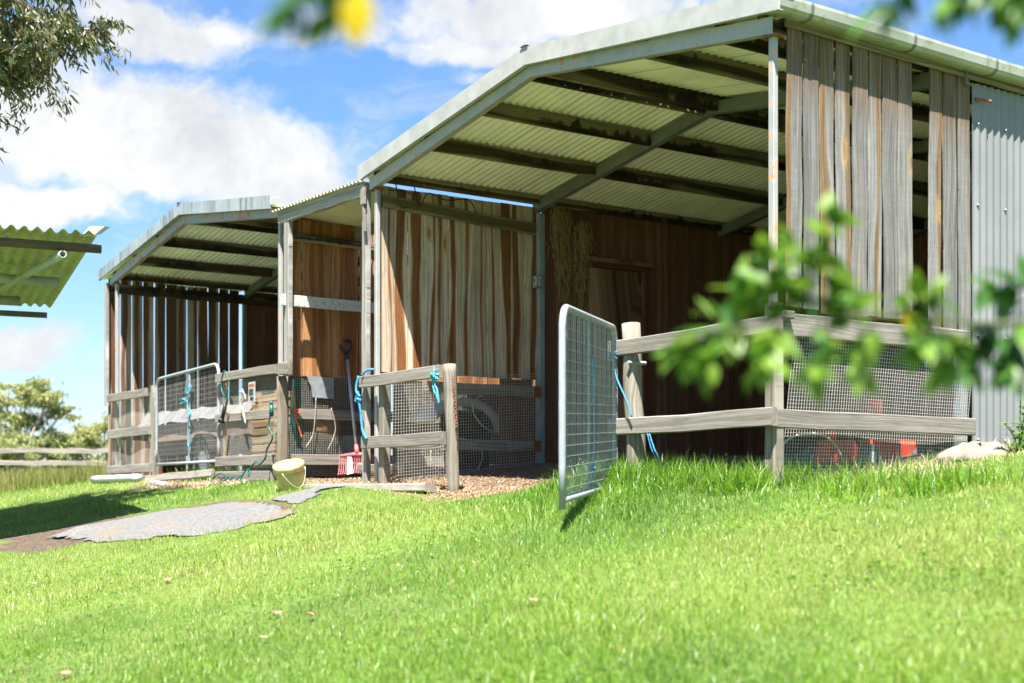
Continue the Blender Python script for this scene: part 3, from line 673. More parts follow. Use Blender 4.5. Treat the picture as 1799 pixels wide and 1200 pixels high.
# door in the left wall
mb = MB(); mb.box((-5.186, 2.47, .4), (-5.16, 3.165, 2.37)); dr = mb.build('door', M['door'], big)
mb = MB(); mb.beam((-5.165, 2.40, 2.405), (-5.165, 3.27, 2.405), .05, .05, (0, 0, 1)); mb.beam((-5.165, 3.21, .38), (-5.165, 3.21, 2.38), .085, .05, (0, 1, 0)); mb.build('frame', M['door_trim'], dr)
mb = MB(); mb.beam((-5.155, 2.38, 2.455), (-5.155, 3.3, 2.455), .05, .07, (0, 0, 1)); mb.build('drip_board', M['dark_plank'], dr)

# ------------------------------------------------------------------ the left shed
lft = thing('stock_shed', 'smaller farther gable shed with slatted dark plank wall and streaked fascia', 'shed', (-10.2, 0, .2))
S = Shed(lft, -12.93, -7.27, 2.955, 3.345, -10.1)
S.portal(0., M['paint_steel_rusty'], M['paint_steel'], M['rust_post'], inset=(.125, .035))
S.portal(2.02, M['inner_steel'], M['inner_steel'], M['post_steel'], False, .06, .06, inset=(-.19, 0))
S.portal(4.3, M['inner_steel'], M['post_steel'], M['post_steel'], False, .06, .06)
S.roof(-.1, 4.6, .25, M['roof'])
S.purlins([-12.8, -11.95, -11.05, -10.1, -9.1, -8.2, -7.4], -.045, 4.5, M['purlin'])
S.fascia(-.105, 3.06, 3.455, -13.3, -7.375, M['fascia_streaked'])
mb = MB(); g_ = [-.02, .135, .155, .306, .322, .47, .483, .632, .648, .800, .818, .967, .970, 1.122, 1.142, 1.29, 1.302, 1.452, 1.455, 1.610, 1.628, 1.771, 1.785, 1.932]
plank_wall(mb, 'y', -13.1, 0, 0, .28, 3.062, gaps=[(g_[i], g_[i + 1]) for i in range(0, len(g_), 2)], th=.022, lean=.004, gap=.001); mb.build('plank_wall', M['slat_plank'], lft)
mb = MB(); mb.beam((-13.08, -.05, 1.28), (-13.08, -.05, 3.0), .07, .055, (1, 0, 0), wob=.002); mb.build('corner_post', M['grey_post'], lft)
mb = MB(); plank_wall(mb, 'y', -13.1, 2.06, 4.5, .3, 3.06, w=.15); mb.box((-13.13, 2.06, .3), (-13.12, 4.5, 2.98)); plank_wall(mb, 'x', 4.55, -13.1, -7.3, .3, lambda x: S.zb(x) + .1); mb.build('plank_wall', M['dark_plank'], lft)  # thin box is an added backing, shutting out sky between the boards
mb = MB(); mb.beam((-13.07, 0, 2.93), (-13.07, 4.5, 2.93), .14, .05, (0, 0, 1)); mb.beam((-13.07, .02, .95), (-13.07, 2., .95), .1, .04, (0, 0, 1)); mb.build('wall_rail', M['purlin'], lft)
mb = MB(); plank_wall(mb, 'y', -7.22, .03, 4.4, 1.285, 2.95, w=.165, th=.022, gap=.010, jitz=.003); mb.build('plank_wall', M['brown_plank'], lft)
mb = MB(); mb.beam((-7.19, .05, 2.745), (-7.19, 2.6, 2.72), .085, .05, (0, 0, 1), wob=.003); mb.build('wall_rail', M['purlin'], lft)
mb = MB(); mb.beam((-7.035, -.13, 2.05), (-7.035, 1.25, 2.045), .115, .03, (0, 0, 1), wob=.003); mb.build('white_rail', M['white_rail'], lft)
mb = MB()
for z in (.875, .39): mb.beam((-7.175, .05, z), (-7.175, 2.3, z + .01), .112, .035, (0, 0, 1), wob=.003)
mb.build('pen_rail', M['rail'], lft)
mb = MB(); mb.net((-7.212, .04, .22), (0, 1, 0), (0, 0, 1), 2.2, 1.08, .025, .025, .0014, .004); mb.build('wire_mesh', M['mesh'], lft)

# ------------------------------------------------------------------ lean-to between the sheds
pas = thing('passage_roof', 'low corrugated lean-to roof on a grey timber beam joining the two sheds', 'lean-to', (-6.2, 0, .15))
mb = MB(); mb.beam((-7.23, -.05, 2.935), (-5.30, -.05, 2.885), .125, .06, (0, 0, 1), wob=.003); mb.build('front_beam', M['grey_post'], pas)
mb = MB(); mb.beam((-7.18, .83, 2.86), (-5.3, .83, 2.80), .11, .06, (0, 0, 1), wob=.003); mb.build('rear_beam', M['rail'], pas)
mb = MB(); mb.corr((-7.3, -.12, 3.012), (1, 0, -.026), 2.02, (0, 1, -.06), 1.02, (0, 0, 1), amp=.011, nrun=1); mb.build('roof_sheet', M['ceiling'], pas, smooth=True)
mb = MB(); mb.beam((-7.03, -.05, 1.26), (-7.03, -.05, 2.88), .115, .055, (1, 0, 0), wob=.003); mb.build('post', M['grey_post'], pas)
mb = MB(); mb.beam((-5.33, -.03, G(-5.33, 0) - .1), (-5.33, -.03, 2.93), .085, .055, (1, 0, 0), wob=.003); mb.build('post', M['grey_post'], pas)
mb = MB(); mb.beam((-5.29, -.085, 2.74), (-5.29, -.085, 2.90), .07, .03, (1, 0, 0)); mb.beam((-5.26, -.082, 2.48), (-5.29, -.082, 2.75), .03, .024, (1, 0, 0)); mb.build('packing_block', M['rail'], pas)

# ------------------------------------------------------------------ fences
def rpost(x, y, z0, z1, r, tilt=(0, 0), mat='post_wood', name='post', parent=None):
    mb = MB(); n = 7; mb.tube([(x + tilt[0] * (k / n) + random.gauss(0, .003), y + tilt[1] * k / n + random.gauss(0, .003), z0 + (z1 - z0) * k / n) for k in range(n + 1)], [r * (1.03 - .06 * k / n) * random.uniform(.97, 1.03) for k in range(n + 1)], 14, jit=.012)
    return mb.build(name, M[mat], parent, smooth=True)
def rail(p, q, h, th, parent, mat='rail', name='rail', side=(0, 0, 1)):
    mb = MB(); mb.beam(p, q, h, th, side, wob=.0035, ch=.006); return mb.build(name, M[mat], parent)
f1 = thing('yard_fence', 'short timber fence panel with netting, left of the closed gate', 'fence', (-12.1, 0, .2))
rail((-12.95, -.07, 1.365), (-11.36, -.07, 1.36), .11, .045, f1); rail((-12.95, -.07, .862), (-11.22, -.07, .86), .117, .045, f1); rail((-12.95, -.07, .37), (-11.2, -.07, .37), .112, .045, f1); rail((-12.93, -.07, .24), (-11.25, -.07, .225), .09, .04, f1)
mb = MB(); mb.beam((-11.23, -.02, .0), (-11.23, -.02, 1.44), .09, .06, (1, 0, 0), wob=.003); mb.build('post', M['rail'], f1)
mb = MB(); mb.net((-12.9, -.03, .3), (1, 0, 0), (0, 0, 1), 1.58, 1.05, .025, .025, .0014, .004); mb.build('wire_mesh', M['mesh'], f1)
f2 = thing('yard_fence', 'four rail timber fence panel with netting and hose, behind the yellow bucket', 'fence', (-8.1, 0, .2))
for z0, z1, h in ((1.365, 1.35, .1), (.9, .88, .1), (.4, .39, .11), (.232, .22, .108)): rail((-8.93, -.075, z0), (-7.36 if h != .1 or z0 < 1 else -7.28, -.075, z1), h, .045, f2)
rpost(-7.235, -.02, .0, 1.27, .063, (0, 0), parent=f2)
mb = MB(); mb.beam((-8.83, -.02, .1), (-8.83, -.02, 1.31), .05, .035, (1, 0, 0)); mb.build('post', M['pine'], f2)
mb = MB(); mb.beam((-7.2, -.07, 1.345), (-6.93, -.075, 1.33), .13, .05, (0, 0, 1)); mb.build('corner_block', M['rail'], f2)
mb = MB(); mb.net((-8.9, -.045, .2), (1, 0, 0), (0, 0, 1), 1.58, 1.1, .025, .022, .0014, .004); mb.build('wire_mesh', M['mesh'], f2)
f3 = thing('yard_fence', 'short two rail fence stub with crooked end post, before the streaked wall', 'fence', (-4.5, -.05, .1))
rail((-5.3, -.1, 1.07), (-3.84, -.1, 1.067), .105, .05, f3); rail((-5.26, -.1, .5), (-3.8, -.1, .497), .11, .05, f3)
mb = MB(); mb.beam((-4.98, -.03, .02), (-4.97, -.03, 1.04), .1, .08, (1, 0, 0), wob=.004, taper=.97); mb.build('post', M['post_wood'], f3)
mb = MB(); pz = [-.1, .1, .3, .5, .7, .9, 1.05, 1.12]; mb.tube([(-3.70 - .065 * z + (.012 if z == .5 else 0), -.06, z) for z in pz], [.052, .051, .054, .050, .054, .057, .06, .056], 14, jit=.03); mb.build('end_post', M['post_wood'], f3, smooth=True)
f4 = thing('yard_fence', 'two rail timber fence turning the shed corner, holding the open gate', 'fence', (-.7, -.05, .1))
rail((-1.50, -.10, 1.045), (.10, -.10, 1.055), .108, .05, f4); rail((-1.50, -.10, .493), (.13, -.10, .49), .113, .05, f4)
rail((.085, .0, 1.13), (.085, .1, 1.13), .05, .04, f4, name='offcut'); rail((.075, -.075, .483), (.075, 1.86, .484), .117, .045, f4, side=(0, 0, 1))
mb = MB(); mb.beam((.05, -.02, -.15), (.045, -.02, 1.2), .095, .085, (1, 0, 0), wob=.003); mb.build('corner_post', M['post_wood'], f4)
rpost(-1.26, -.04, -.1, 1.215, .068, (-.09, 0), parent=f4)
mb = MB(); mb.tube([(-1.27, -.13, .93), (-1.27, .03, .935)], .014, 8); mb.build('gate_bolt', M['galv'], f4)

# ------------------------------------------------------------------ gates
def make_gate(O, ax, W, z0, H, drop, zt1=None, wr=.0024, leg=0., r=.019):
    """welded mesh farm gate: bent top pipe, two stiles, bottom pipe, flat stay"""
    O = Vector(O); ax = Vector(ax).normalized(); H2 = zt1 or H
    P = lambda a, z: O + ax * a + UP * z
    root = thing('stock_gate', 'x', 'gate', O)
    c = .13; mb = MB(); pts = [P(0, -leg), P(0, .2), P(0, H - c)] + [P(c - c * math.cos(k * math.pi / 12), H - c + c * math.sin(k * math.pi / 12)) for k in range(1, 6)]
    pts += [P(c + (W - 2 * c) * k / 6, H + (H2 - H) * k / 6) for k in range(7)] + [P(W - c + c * math.sin(k * math.pi / 12), H2 - c + c * math.cos(k * math.pi / 12)) for k in range(1, 6)] + [P(W, H2 - c), P(W, .2), P(W, -leg * .3)]
    mb.tube(pts, r, 12); mb.tube([P(0, drop), P(W, drop)], r, 12); fr = mb.build('frame', M['galv'], root, smooth=True)
    mb = MB(); mb.beam(P(W * .45, drop), P(W * .45, H + (H2 - H) * .45), .055, .012, ax, ch=.002); mb.build('stay', M['galv'], root)
    nm = ax.cross(UP); mb = MB(); n = round(W / .052)
    for i in range(1, n):
        a = W * i / n; ht = H + (H2 - H) * i / n; cut = c - math.sqrt(max(0, c * c - max(0, c - min(a, W - a)) ** 2))
        bow = [P(a + .004 * math.sin(i * 1.7) * k, drop + (ht - cut - drop) * k / 3) + nm * .012 for k in range(4)]
        for k in range(3): mb.wire(bow[k], bow[k + 1], wr)
    nz = round((H - drop) / .062)
    for j in range(1, nz):
        z = drop + (H - drop) * j / nz; z2 = drop + (H2 - drop) * j / nz
        for k in range(6): mb.wire(P(W * k / 6, z + (z2 - z) * k / 6) + nm * .015, P(W * (k + 1) / 6, z + (z2 - z) * (k + 1) / 6) + nm * .015, wr)
    mb.build('wire_mesh', M['mesh_bright'], root)
    for z in (drop + .15, H2 * .72):
        mb = MB(); mb.tube([P(W - .02, z), P(W + .07, z)], .012, 8); mb.tube([P(W + .03, z - .04), P(W + .03, z + .04)], .02, 8); mb.build('hinge', M['galv'], root)
    return root, P
M['mesh_bright'] = steel('gate_mesh', (.31, .305, .285), rough=.5, metal=0., scale=9.)
free = Vector((-.11, -1.53, -.03)); hin = Vector((-1.45, -.10, .075)); ax = hin - free
g1, P1 = make_gate(free, ax, ax.length, 0, 1.115, .01, leg=.045, r=.021)
g1['label'] = 'galvanised mesh gate swung open over the lawn, hung on the right hand fence'
g2, P2 = make_gate((-8.985, -.03, .41), (-1, 0, 0), 2.1, 0, 1.135, .0, 1.10, wr=.0017, leg=.05)
g2['label'] = 'galvanised mesh gate standing closed across the front of the farther shed'
mb = MB(); mb.tube(curve_pts([P1(.15, .98) + Vector((.01, -.02, 0)), P1(.12, .86) + Vector((.015, -.03, 0)), P1(.13, .70) + Vector((.015, -.025, 0))]), .014, 6); tag(mb.build('hose_offcut', M['white'], smooth=True), 'short pale hose offcut threaded in the mesh of the open gate', 'hose')

# ------------------------------------------------------------------ twine, chain, hose
def rope(name, label, runs, mat='rope', r=.006, cat='twine', knots=()):
    mb = MB()
    for c in runs: mb.tube(curve_pts(c, 7), r, 6, jit=.1)
    for (k, s_) in knots:
        for q in range(4):
            a = random.random() * 6; u_ = Vector((math.cos(a), math.sin(a) * .4, random.uniform(-.6, .6))) * s_
            mb.tube(curve_pts([Vector(k) + u_ * 1.2, Vector(k) + u_.cross(UP) * .6 + Vector((0, 0, s_ * .3)), Vector(k) - u_, Vector(k) + Vector((s_ * .3, 0, -s_ * .9))], 5), r * .9, 5)
    return tag(mb.build(name, M[mat], smooth=True), label, cat)
q = P1(1.12, 0); off = Vector((.02, -.02, 0))
rope('baling_twine', 'blue twine hanging down the middle of the open gate', [[P1(1.06, .86) + off, P1(1.08, .7) + off, P1(1.1, .45) + off, P1(1.09, .25) + off, P1(1.04, .12) + off], [P1(1.04, .12) + off, P1(1.12, .02) + off, P1(.97, -.07) + off, P1(.96, -.13) + off]], r=.007, knots=((P1(1.03, .15) + off, .035),))
rope('baling_twine', 'blue twine tied on the right hand fence rail, trailing to the grass', [[(-1.42, -.15, 1.1), (-1.41, -.16, 1.03), (-1.40, -.16, .97), (-1.35, -.16, .82), (-1.24, -.16, .66), (-1.2, -.15, .55)], [(-1.19, -.02, .44), (-1.15, .0, .3), (-1.05, .02, .16)], [(-1.17, -.02, .44), (-1.12, .0, .3), (-1.03, .02, .17)]], r=.006, knots=(((-1.40, -.16, .99), .04),))
rope('baling_twine', 'turquoise twine looped round the crooked end post of the short fence', [[(-3.86, -.16, 1.1), (-3.84, -.17, 1.0), (-3.83, -.16, .9), (-3.79, -.16, .8)], [(-3.83, -.16, 1.08), (-3.87, -.165, .97), (-3.84, -.165, .87)], [(-3.86, -.16, .95), (-3.8, -.165, .9), (-3.78, -.16, .78)]], 'turq', .009, knots=(((-3.84, -.165, 1.02), .05),))
rope('rope', 'blue rope hanging from the near left end of the short fence rail', [[(-5.22, -.14, 1.13), (-5.15, -.12, 1.17), (-5.05, -.1, 1.175)], [(-5.28, -.14, .98), (-5.32, -.15, .9), (-5.25, -.15, .88), (-5.23, -.14, .75), (-5.2, -.14, .62), (-5.12, -.14, .53)], [(-5.3, -.13, 1.13), (-5.31, -.15, 1.0), (-5.25, -.14, .93)]], 'rope', .012, 'rope', (((-5.26, -.15, .9), .03),))
rope('baling_twine', 'turquoise twine knotted on the stay of the closed gate', [[(-9.9, -.07, 1.28), (-9.87, -.075, 1.1), (-9.82, -.07, .98), (-9.9, -.07, .95)], [(-9.95, -.07, 1.2), (-10.1, -.075, 1.18), (-10.14, -.07, 1.14), (-10., -.07, 1.15)], [(-9.9, -.07, 1.1), (-9.76, -.075, 1.0), (-9.86, -.07, .9), (-9.88, -.07, .7), (-9.84, -.07, .6), (-9.74, -.07, .68)], [(-9.85, -.07, 1.42), (-9.9, -.07, 1.3), (-9.78, -.07, 1.28)]], 'turq', .007, knots=(((-9.84, -.075, 1.3), .07), ((-9.98, -.07, 1.17), .05)))
mb = MB()
for k in range(16):
    z = 1.0 - k * .027; x = -3.655 + .004 * k + .006 * math.sin(k); a = k % 2
    pts = [Vector((x + (.008 * math.cos(t_) if a else .002 * math.cos(t_)), -.1 + (.002 * math.cos(t_) if a else .008 * math.cos(t_)), z + .018 * math.sin(t_))) for t_ in np.linspace(0, 2 * math.pi, 11)]
    mb.tube(pts, .0035, 5)
tag(mb.build('chain', M['rust'], smooth=True), 'rusty chain hanging from the crooked end post', 'chain')
hose = thing('coil_hose', 'dark green coiled garden hose trailing from the round fence post to the ground', 'hose', (-7.9, -.2, .2))
mb = MB(); pts = [Vector(p) for p in curve_pts([(-7.19, -.16, .92), (-7.24, -.18, .75), (-7.16, -.17, .62), (-7.3, -.17, .5), (-7.33, -.18, .40), (-7.52, -.17, .33)], 8)]
c0 = [Vector((-7.52 - .9 * k / 150, -.2 - .03 * math.sin(k * .02), .33 - .17 * min(1, k / 70))) + Vector((.055 * math.cos(k * .21), .045 * math.sin(k * .21) * .5, .055 * math.sin(k * .21))) for k in range(190)]
mb.tube(pts, .010, 8); mb.tube(c0, .009, 6)
mb.tube(curve_pts([(-8.85, -.13, .16), (-8.7, -.22, .14), (-8.45, -.25, .15), (-8.3, -.22, .2), (-8.55, -.18, .26), (-8.8, -.18, .2), (-8.7, -.25, .15)], 8), .009, 6)
mb.build('hose', M['hose'], hose, smooth=True)
mb = MB(); mb.tube([(-7.2, -.165, .84), (-7.2, -.165, .96)], .024, 10); mb.tube([(-7.2, -.165, .96), (-7.205, -.165, 1.0)], .018, 10, ); mb.build('tap_fitting', M['hose'], hose, smooth=True)
nz_ = thing('spray_gun', 'black spray gun on a green hose loop hung over the fence rail', 'spray gun', (-8.5, -.15, .9))
mb = MB(); mb.tube(curve_pts([(-8.45, -.12, 1.30), (-8.55, -.14, 1.42), (-8.62, -.15, 1.25), (-8.5, -.15, 1.12), (-8.43, -.15, 1.22), (-8.45, -.15, 1.08), (-8.5, -.15, 1.02)], 8), .009, 7); mb.build('hose', M['hose'], nz_, smooth=True)
mb = MB(); mb.tube([(-8.49, -.155, 1.04), (-8.52, -.16, .95), (-8.545, -.165, .88)], [.02, .024, .02], 10); mb.tube([(-8.55, -.165, .885), (-8.57, -.17, .845)], [.022, .042], 12); mb.build('nozzle', M['black'], nz_, smooth=True)
mb = MB()
for k in range(5): mb.tube(curve_pts([(-8.07 + .02 * k, -.12, 1.19 - .02 * k), (-8.13 + .015 * k, -.13, 1.02), (-8.06 + .01 * k, -.13, .93), (-8.02 + .012 * k, -.125, .84 - .012 * k)], 6), .007, 5, jit=.25)
mb.tube(curve_pts([(-8.15, -.12, 1.16), (-8.02, -.13, 1.14), (-7.98, -.12, 1.06)], 6), .008, 5, jit=.2)
tag(mb.build('frayed_strap', M['cloth'], smooth=True), 'frayed white strap dangling on the fence netting', 'strap')
tg = thing('paper_tag', 'small white printed notice fixed to the fence netting', 'notice', (-7.85, -.1, 1.15))
mb = MB(); mb.box((-7.95, -.104, 1.03), (-7.77, -.10, 1.25)); mb.build('card', M['paper'], tg)
mb = MB(); mb.box((-7.93, -.1065, 1.2), (-7.79, -.1045, 1.23)); mb.build('heading', M['redink'], tg)
mb = MB()
for k in range(6): mb.box((-7.93, -.1065, 1.17 - k * .013), (-7.80 - .03 * random.random(), -.1045, 1.176 - k * .013))
mb.box((-7.90, -.1065, 1.05), (-7.81, -.1045, 1.088)); mb.build('print', M['ink'], tg)
rope('strap', 'orange cord dangling on the pen netting by the round post', [[(-7.14, .06, 1.15), (-7.13, .07, .95), (-7.14, .08, .88), (-7.13, .09, .8)], [(-7.13, .09, .8), (-7.13, .12, .72), (-7.13, .15, .62)], [(-7.13, .08, .88), (-7.13, .14, .9), (-7.14, .08, .93)]], 'orange', .007, 'cord')
rope('wire_loop', 'pale fencing wire dangling over the pen rail', [[(-7.14, .32, 1.05), (-7.14, .31, .85), (-7.14, .28, .65), (-7.14, .2, .52)], [(-7.14, .5, .95), (-7.14, .55, .75), (-7.14, .52, .62), (-7.14, .46, .5)]], 'mesh', .0035, 'wire')
mb = MB(); mb.prism([(-7.195, .235, 1.285), (-7.195, .55, 1.28), (-7.195, .56, 1.05), (-7.195, .30, 1.06), (-7.195, .29, 1.16)], (.008, 0, 0)); tag(mb.build('plastic_sheet', M['grey_sheet']), 'torn blue grey plastic panel hung on the pen netting', 'panel')

# ------------------------------------------------------------------ bucket, fork, pipes, plank
bk = thing('bucket', 'faded yellow plastic bucket with cream rim tilted on the grass edge', 'bucket', (-5.75, -.55, .08))
bc = Vector((-5.77, -.58, .075)); tl = Matrix.Rotation(.2, 3, Vector((.2, 1, 0)).normalized()) @ Matrix.Rotation(.25, 3, 'X')
def ring(z, r, n=28): return [bc + tl @ Vector((r * math.cos(2 * math.pi * k / n), r * math.sin(2 * math.pi * k / n), z)) for k in range(n)]
mb = MB(); zs = [(0, .118), (.01, .124), (.12, .131), (.225, .139), (.225, .134), (.12, .126), (.02, .118)]
mb.rings([ring(z, r) for z, r in zs], True, True, None, [k * .05 for k in range(len(zs))]); mb.build('body', M['bucket'], bk, smooth=True)
mb = MB(); zs = [(.185, .141), (.185, .148), (.245, .150), (.25, .144), (.245, .138), (.19, .137)]
mb.rings([ring(z, r) for z, r in zs], True, False, None, [k * .02 for k in range(len(zs))]); mb.build('rim', M['bucket_rim'], bk, smooth=True)
mb = MB(); mb.tube([bc + tl @ Vector((.152 * math.cos(a), .152 * math.sin(a) , .2 - .16 * math.sin(a_))) for a, a_ in [(-.9 + 1.9 * k / 14, math.pi * k / 14) for k in range(15)]], .0035, 6); mb.build('handle', M['mesh'], bk, smooth=True)
fk = thing('manure_fork', 'red plastic manure fork with black grip leaning on the pen netting', 'manure fork', (-6.76, .6, .25))
hb, ht = Vector((-6.76, .607, .50)), Vector((-7.15, .69, 1.53))
mb = MB(); mb.tube([hb, ht], .0165, 10); mb.build('handle', M['fork_pole'], fk, smooth=True)
cr = Vector((.557, .83, 0)); dn = (hb - ht).normalized()
mb = MB(); gtop = ht - dn * .17; mb.tube([ht + dn * .06, ht - dn * .03], .021, 10)
mb.tube(curve_pts([ht - dn * .02, ht - dn * .07 + cr * .05, gtop + dn * .02 + cr * .062, gtop + cr * .05], 5), .014, 8); mb.tube(curve_pts([ht - dn * .02, ht - dn * .07 - cr * .05, gtop + dn * .02 - cr * .062, gtop - cr * .05], 5), .014, 8); mb.tube([gtop - cr * .058, gtop + cr * .058], .016, 8); mb.build('grip', M['black'], fk, smooth=True)
mb = MB(); mb.tube([hb - dn * .05, hb + dn * .06], [.02, .03], 10)
fw = Vector((.83, -.557, 0)); hw = .185
bar0 = hb + dn * .06
mb.tube([bar0 - cr * hw + Vector((0, 0, -.02)), bar0, bar0 + cr * hw + Vector((0, 0, -.02))], [.016, .026, .016], 8)
for k in range(17):
    s_ = -hw + 2 * hw * k / 16; p0 = bar0 + cr * s_ + Vector((0, 0, -.02 * abs(s_) / hw))
    mb.tube(curve_pts([p0, p0 + fw * .015 + Vector((0, 0, -.09)), p0 + fw * .05 + Vector((0, 0, -.16)), p0 + fw * .12 + Vector((0, 0, -.20))], 4), .0058, 6)
for dz in (-.075,): mb.tube([bar0 - cr * hw + Vector((0, 0, dz - .02)) + fw * .012, bar0 + cr * hw + Vector((0, 0, dz - .02)) + fw * .012], .006, 6)
mb.build('fork_head', M['fork_red'], fk, smooth=True)
mb = MB(); p0 = bar0 - cr * .1 + fw * .03; mb.prism([p0 + Vector((0, 0, -.03)), p0 + cr * .045 + Vector((0, 0, -.03)), p0 + cr * .075 + fw * .10 + Vector((0, 0, -.2)), p0 + cr * .01 + fw * .10 + Vector((0, 0, -.215))], fw * .004); tag(mb.build('sticker', M['white'], fk))
def pipe(a, b, r, label):
    mb = MB(); a = Vector(a); b = Vector(b); n = 10
    mb.tube([a + (b - a) * k / n for k in range(n + 1)], r, 14); tag(mb.build('drain_pipe', M['white'], smooth=True), label, 'pipe')
pipe((-13.05, -.24, G(-13.05, -.24) + .055), (-11.0, -.30, G(-11, -.3) + .055), .05, 'long white drain pipe lying at the foot of the left fence panel')
pipe((-10.15, -.42, G(-10.15, -.42) + .03), (-9.35, -.55, G(-9.35, -.55) + .03), .035, 'short white pipe offcut on the straw before the closed gate')
mb = MB(); mb.beam((-11.0, -.2, .22), (-8.85, -.16, .27), .09, .035, (0, .3, 1), wob=.003); tag(mb.build('ground_plank', M['rail']), 'narrow grey plank lying on the ground below the closed gate', 'plank')
mb = MB(); mb.beam((-5.95, -.52, .075), (-3.85, -.20, .075), .13, .07, (.15, -1, .1), wob=.006); tag(mb.build('edging_sleeper', M['concrete']), 'pale edging slab bordering the wood shavings by the bucket', 'edging')
mb = MB(); mb.beam((-6.75, .62, .3), (-5.6, .5, .27), .1, .05, (0, 0, 1), wob=.012); tag(mb.build('bark_log', M['post_wood']), 'dark stick of bark lying in the passage behind the bucket', 'stick')

# ------------------------------------------------------------------ things stored in the sheds
tr = thing('box_trailer', 'trailer under a lumpy silver tarpaulin with a knobbly tyre, inside the farther shed', 'trailer', (-10.4, .6, .2))
mb = MB(); nX, nY = 26, 8; rows = []
for i in range(nX + 1):
    x = -12.5 + 3.75 * i / nX; row = []
    for j in range(nY + 1):
        y = .22 + .95 * j / nY; e = 1 if 0 < j < nY else 0
        row.append(Vector((x, y - .02 * (j == 0), (1.15 - .05 * (i / nX)) * e + ((.96 + .015 * math.sin(i * .9)) * (1 - e)) + e * .014 * math.sin(i * 1.3 + j * 2.) + .004 * math.sin(i * 3.7))))
    rows.append(row)
mb.rings(rows, False, False, [j / nY for j in range(nY + 1)], [i / nX for i in range(nX + 1)]); mb.build('tarpaulin', M['tarp'], tr, smooth=True)
mb = MB(); mb.box((-12.2, .25, .72), (-8.75, 1.15, .95)); mb.build('body', M['brown_tarp'], tr)
mb = MB(); mb.box((-12.1, .35, .56), (-8.8, 1.05, .70)); mb.tube([(-12., .4, .2), (-12., .4, .6)], .03, 8); mb.build('chassis', M['black'], tr)
for yy in (.2, 1.2):
    wc = Vector((-9.95, yy, .44)); sg = -1 if yy < .5 else 1
    mb = MB(); pr = [(.13, -.05), (.2, -.075), (.255, -.075), (.28, -.05), (.285, 0), (.28, .05), (.255, .075), (.2, .075), (.13, .05)]
    n = 32; mb.rings([[wc + Vector((r * math.cos(2 * math.pi * k / n), d_, r * math.sin(2 * math.pi * k / n))) for r, d_ in pr] for k in range(n + 1)], False, False, [i / 8 for i in range(9)], [k / n for k in range(n + 1)])
    for k in range(22):
        a = 2 * math.pi * k / 22
        for d_ in (-.045, .035):
            a2 = a + (.07 if d_ > 0 else 0); mb.beam(wc + Vector((.27 * math.cos(a2), d_, .27 * math.sin(a2))), wc + Vector((.305 * math.cos(a2), d_, .305 * math.sin(a2))), .05, .05, (0, 1, 0), ch=.006)
    wh = mb.build('wheel', M['tyre'], tr)
    mb = MB(); mb.tube([wc + Vector((0, -.05, 0)), wc + Vector((0, .05, 0))], .14, 20); mb.build('rim', M['grey_sheet'], wh)
    mb = MB(); pp = [wc + Vector((.36 * math.cos(a), 0, .30 * math.sin(a) + .02)) for a in np.linspace(.35, math.pi - .35, 12)]
    mb.rings([[p + Vector((0, -.11, 0)), p + Vector((0, .11, 0)), p + Vector((0, .11, .012)), p + Vector((0, -.11, .012))] for p in pp], True, True, None, [k / 11 for k in range(12)]); mb.build('mudguard', M['black'], tr)
mb = MB()
for k in range(9): mb.beam((-8.72, .28, .36 + k * .095), (-7.45, .28, .36 + k * .095), .07, .02, (0, 0, 1), wob=.002)
for x in (-8.65, -8.1, -7.55): mb.beam((x, .32, .25), (x, .32, 1.2), .09, .05, (1, 0, 0))
tag(mb.build('pallet', M['pine']), 'timber pallet stood on edge behind the four rail fence', 'pallet')
def tub(name, label, c, r, h, mat, cat):
    mb = MB(); c = Vector(c); n = 24; zs = [(0, r * .82), (h, r), (h + .01, r * 1.06), (h + .012, r * .96), (.03, r * .78)]
    mb.rings([[c + Vector((q * math.cos(2 * math.pi * k / n), q * math.sin(2 * math.pi * k / n), z)) for k in range(n)] for z, q in zs], True, True, None, [k * .1 for k in range(5)])
    tag(mb.build(name, M[mat], smooth=True), label, cat)
tub('feed_tub', 'grey rubber feed tub behind the pen netting, right of the passage fork', (-7.55, 1.0, .33), .22, .33, 'grey_sheet', 'tub')
tub('feed_tub', 'small dark green pot low in the pen by the round post', (-7.5, .35, .25), .12, .26, 'hose', 'pot')
tub('feed_drum', 'dark round drum standing behind the lower netting of the streaked wall', (-5.75, 1.35, .3), .28, .55, 'black', 'drum')
tub('feed_tub', 'blue grey bucket inside the pen behind the four rail fence', (-8.4, .75, .25), .17, .3, 'grey_sheet', 'tub')
mb = MB(); mb.beam((-7.5, .2, .3), (-7.42, .24, 1.26), .11, .03, (0, 1, 0)); mb.beam((-7.45, .3, .3), (-7.42, .28, 1.2), .06, .03, (0, 1, 0)); tag(mb.build('fence_stake', M['hose']), 'dark green stakes propped inside the pen netting', 'stake')
mb = MB(); mb.box((-7.75, .45, .62), (-7.4, .72, .9)); tag(mb.build('feed_box', M['pine']), 'pale wooden box on the ledge inside the pen', 'box')
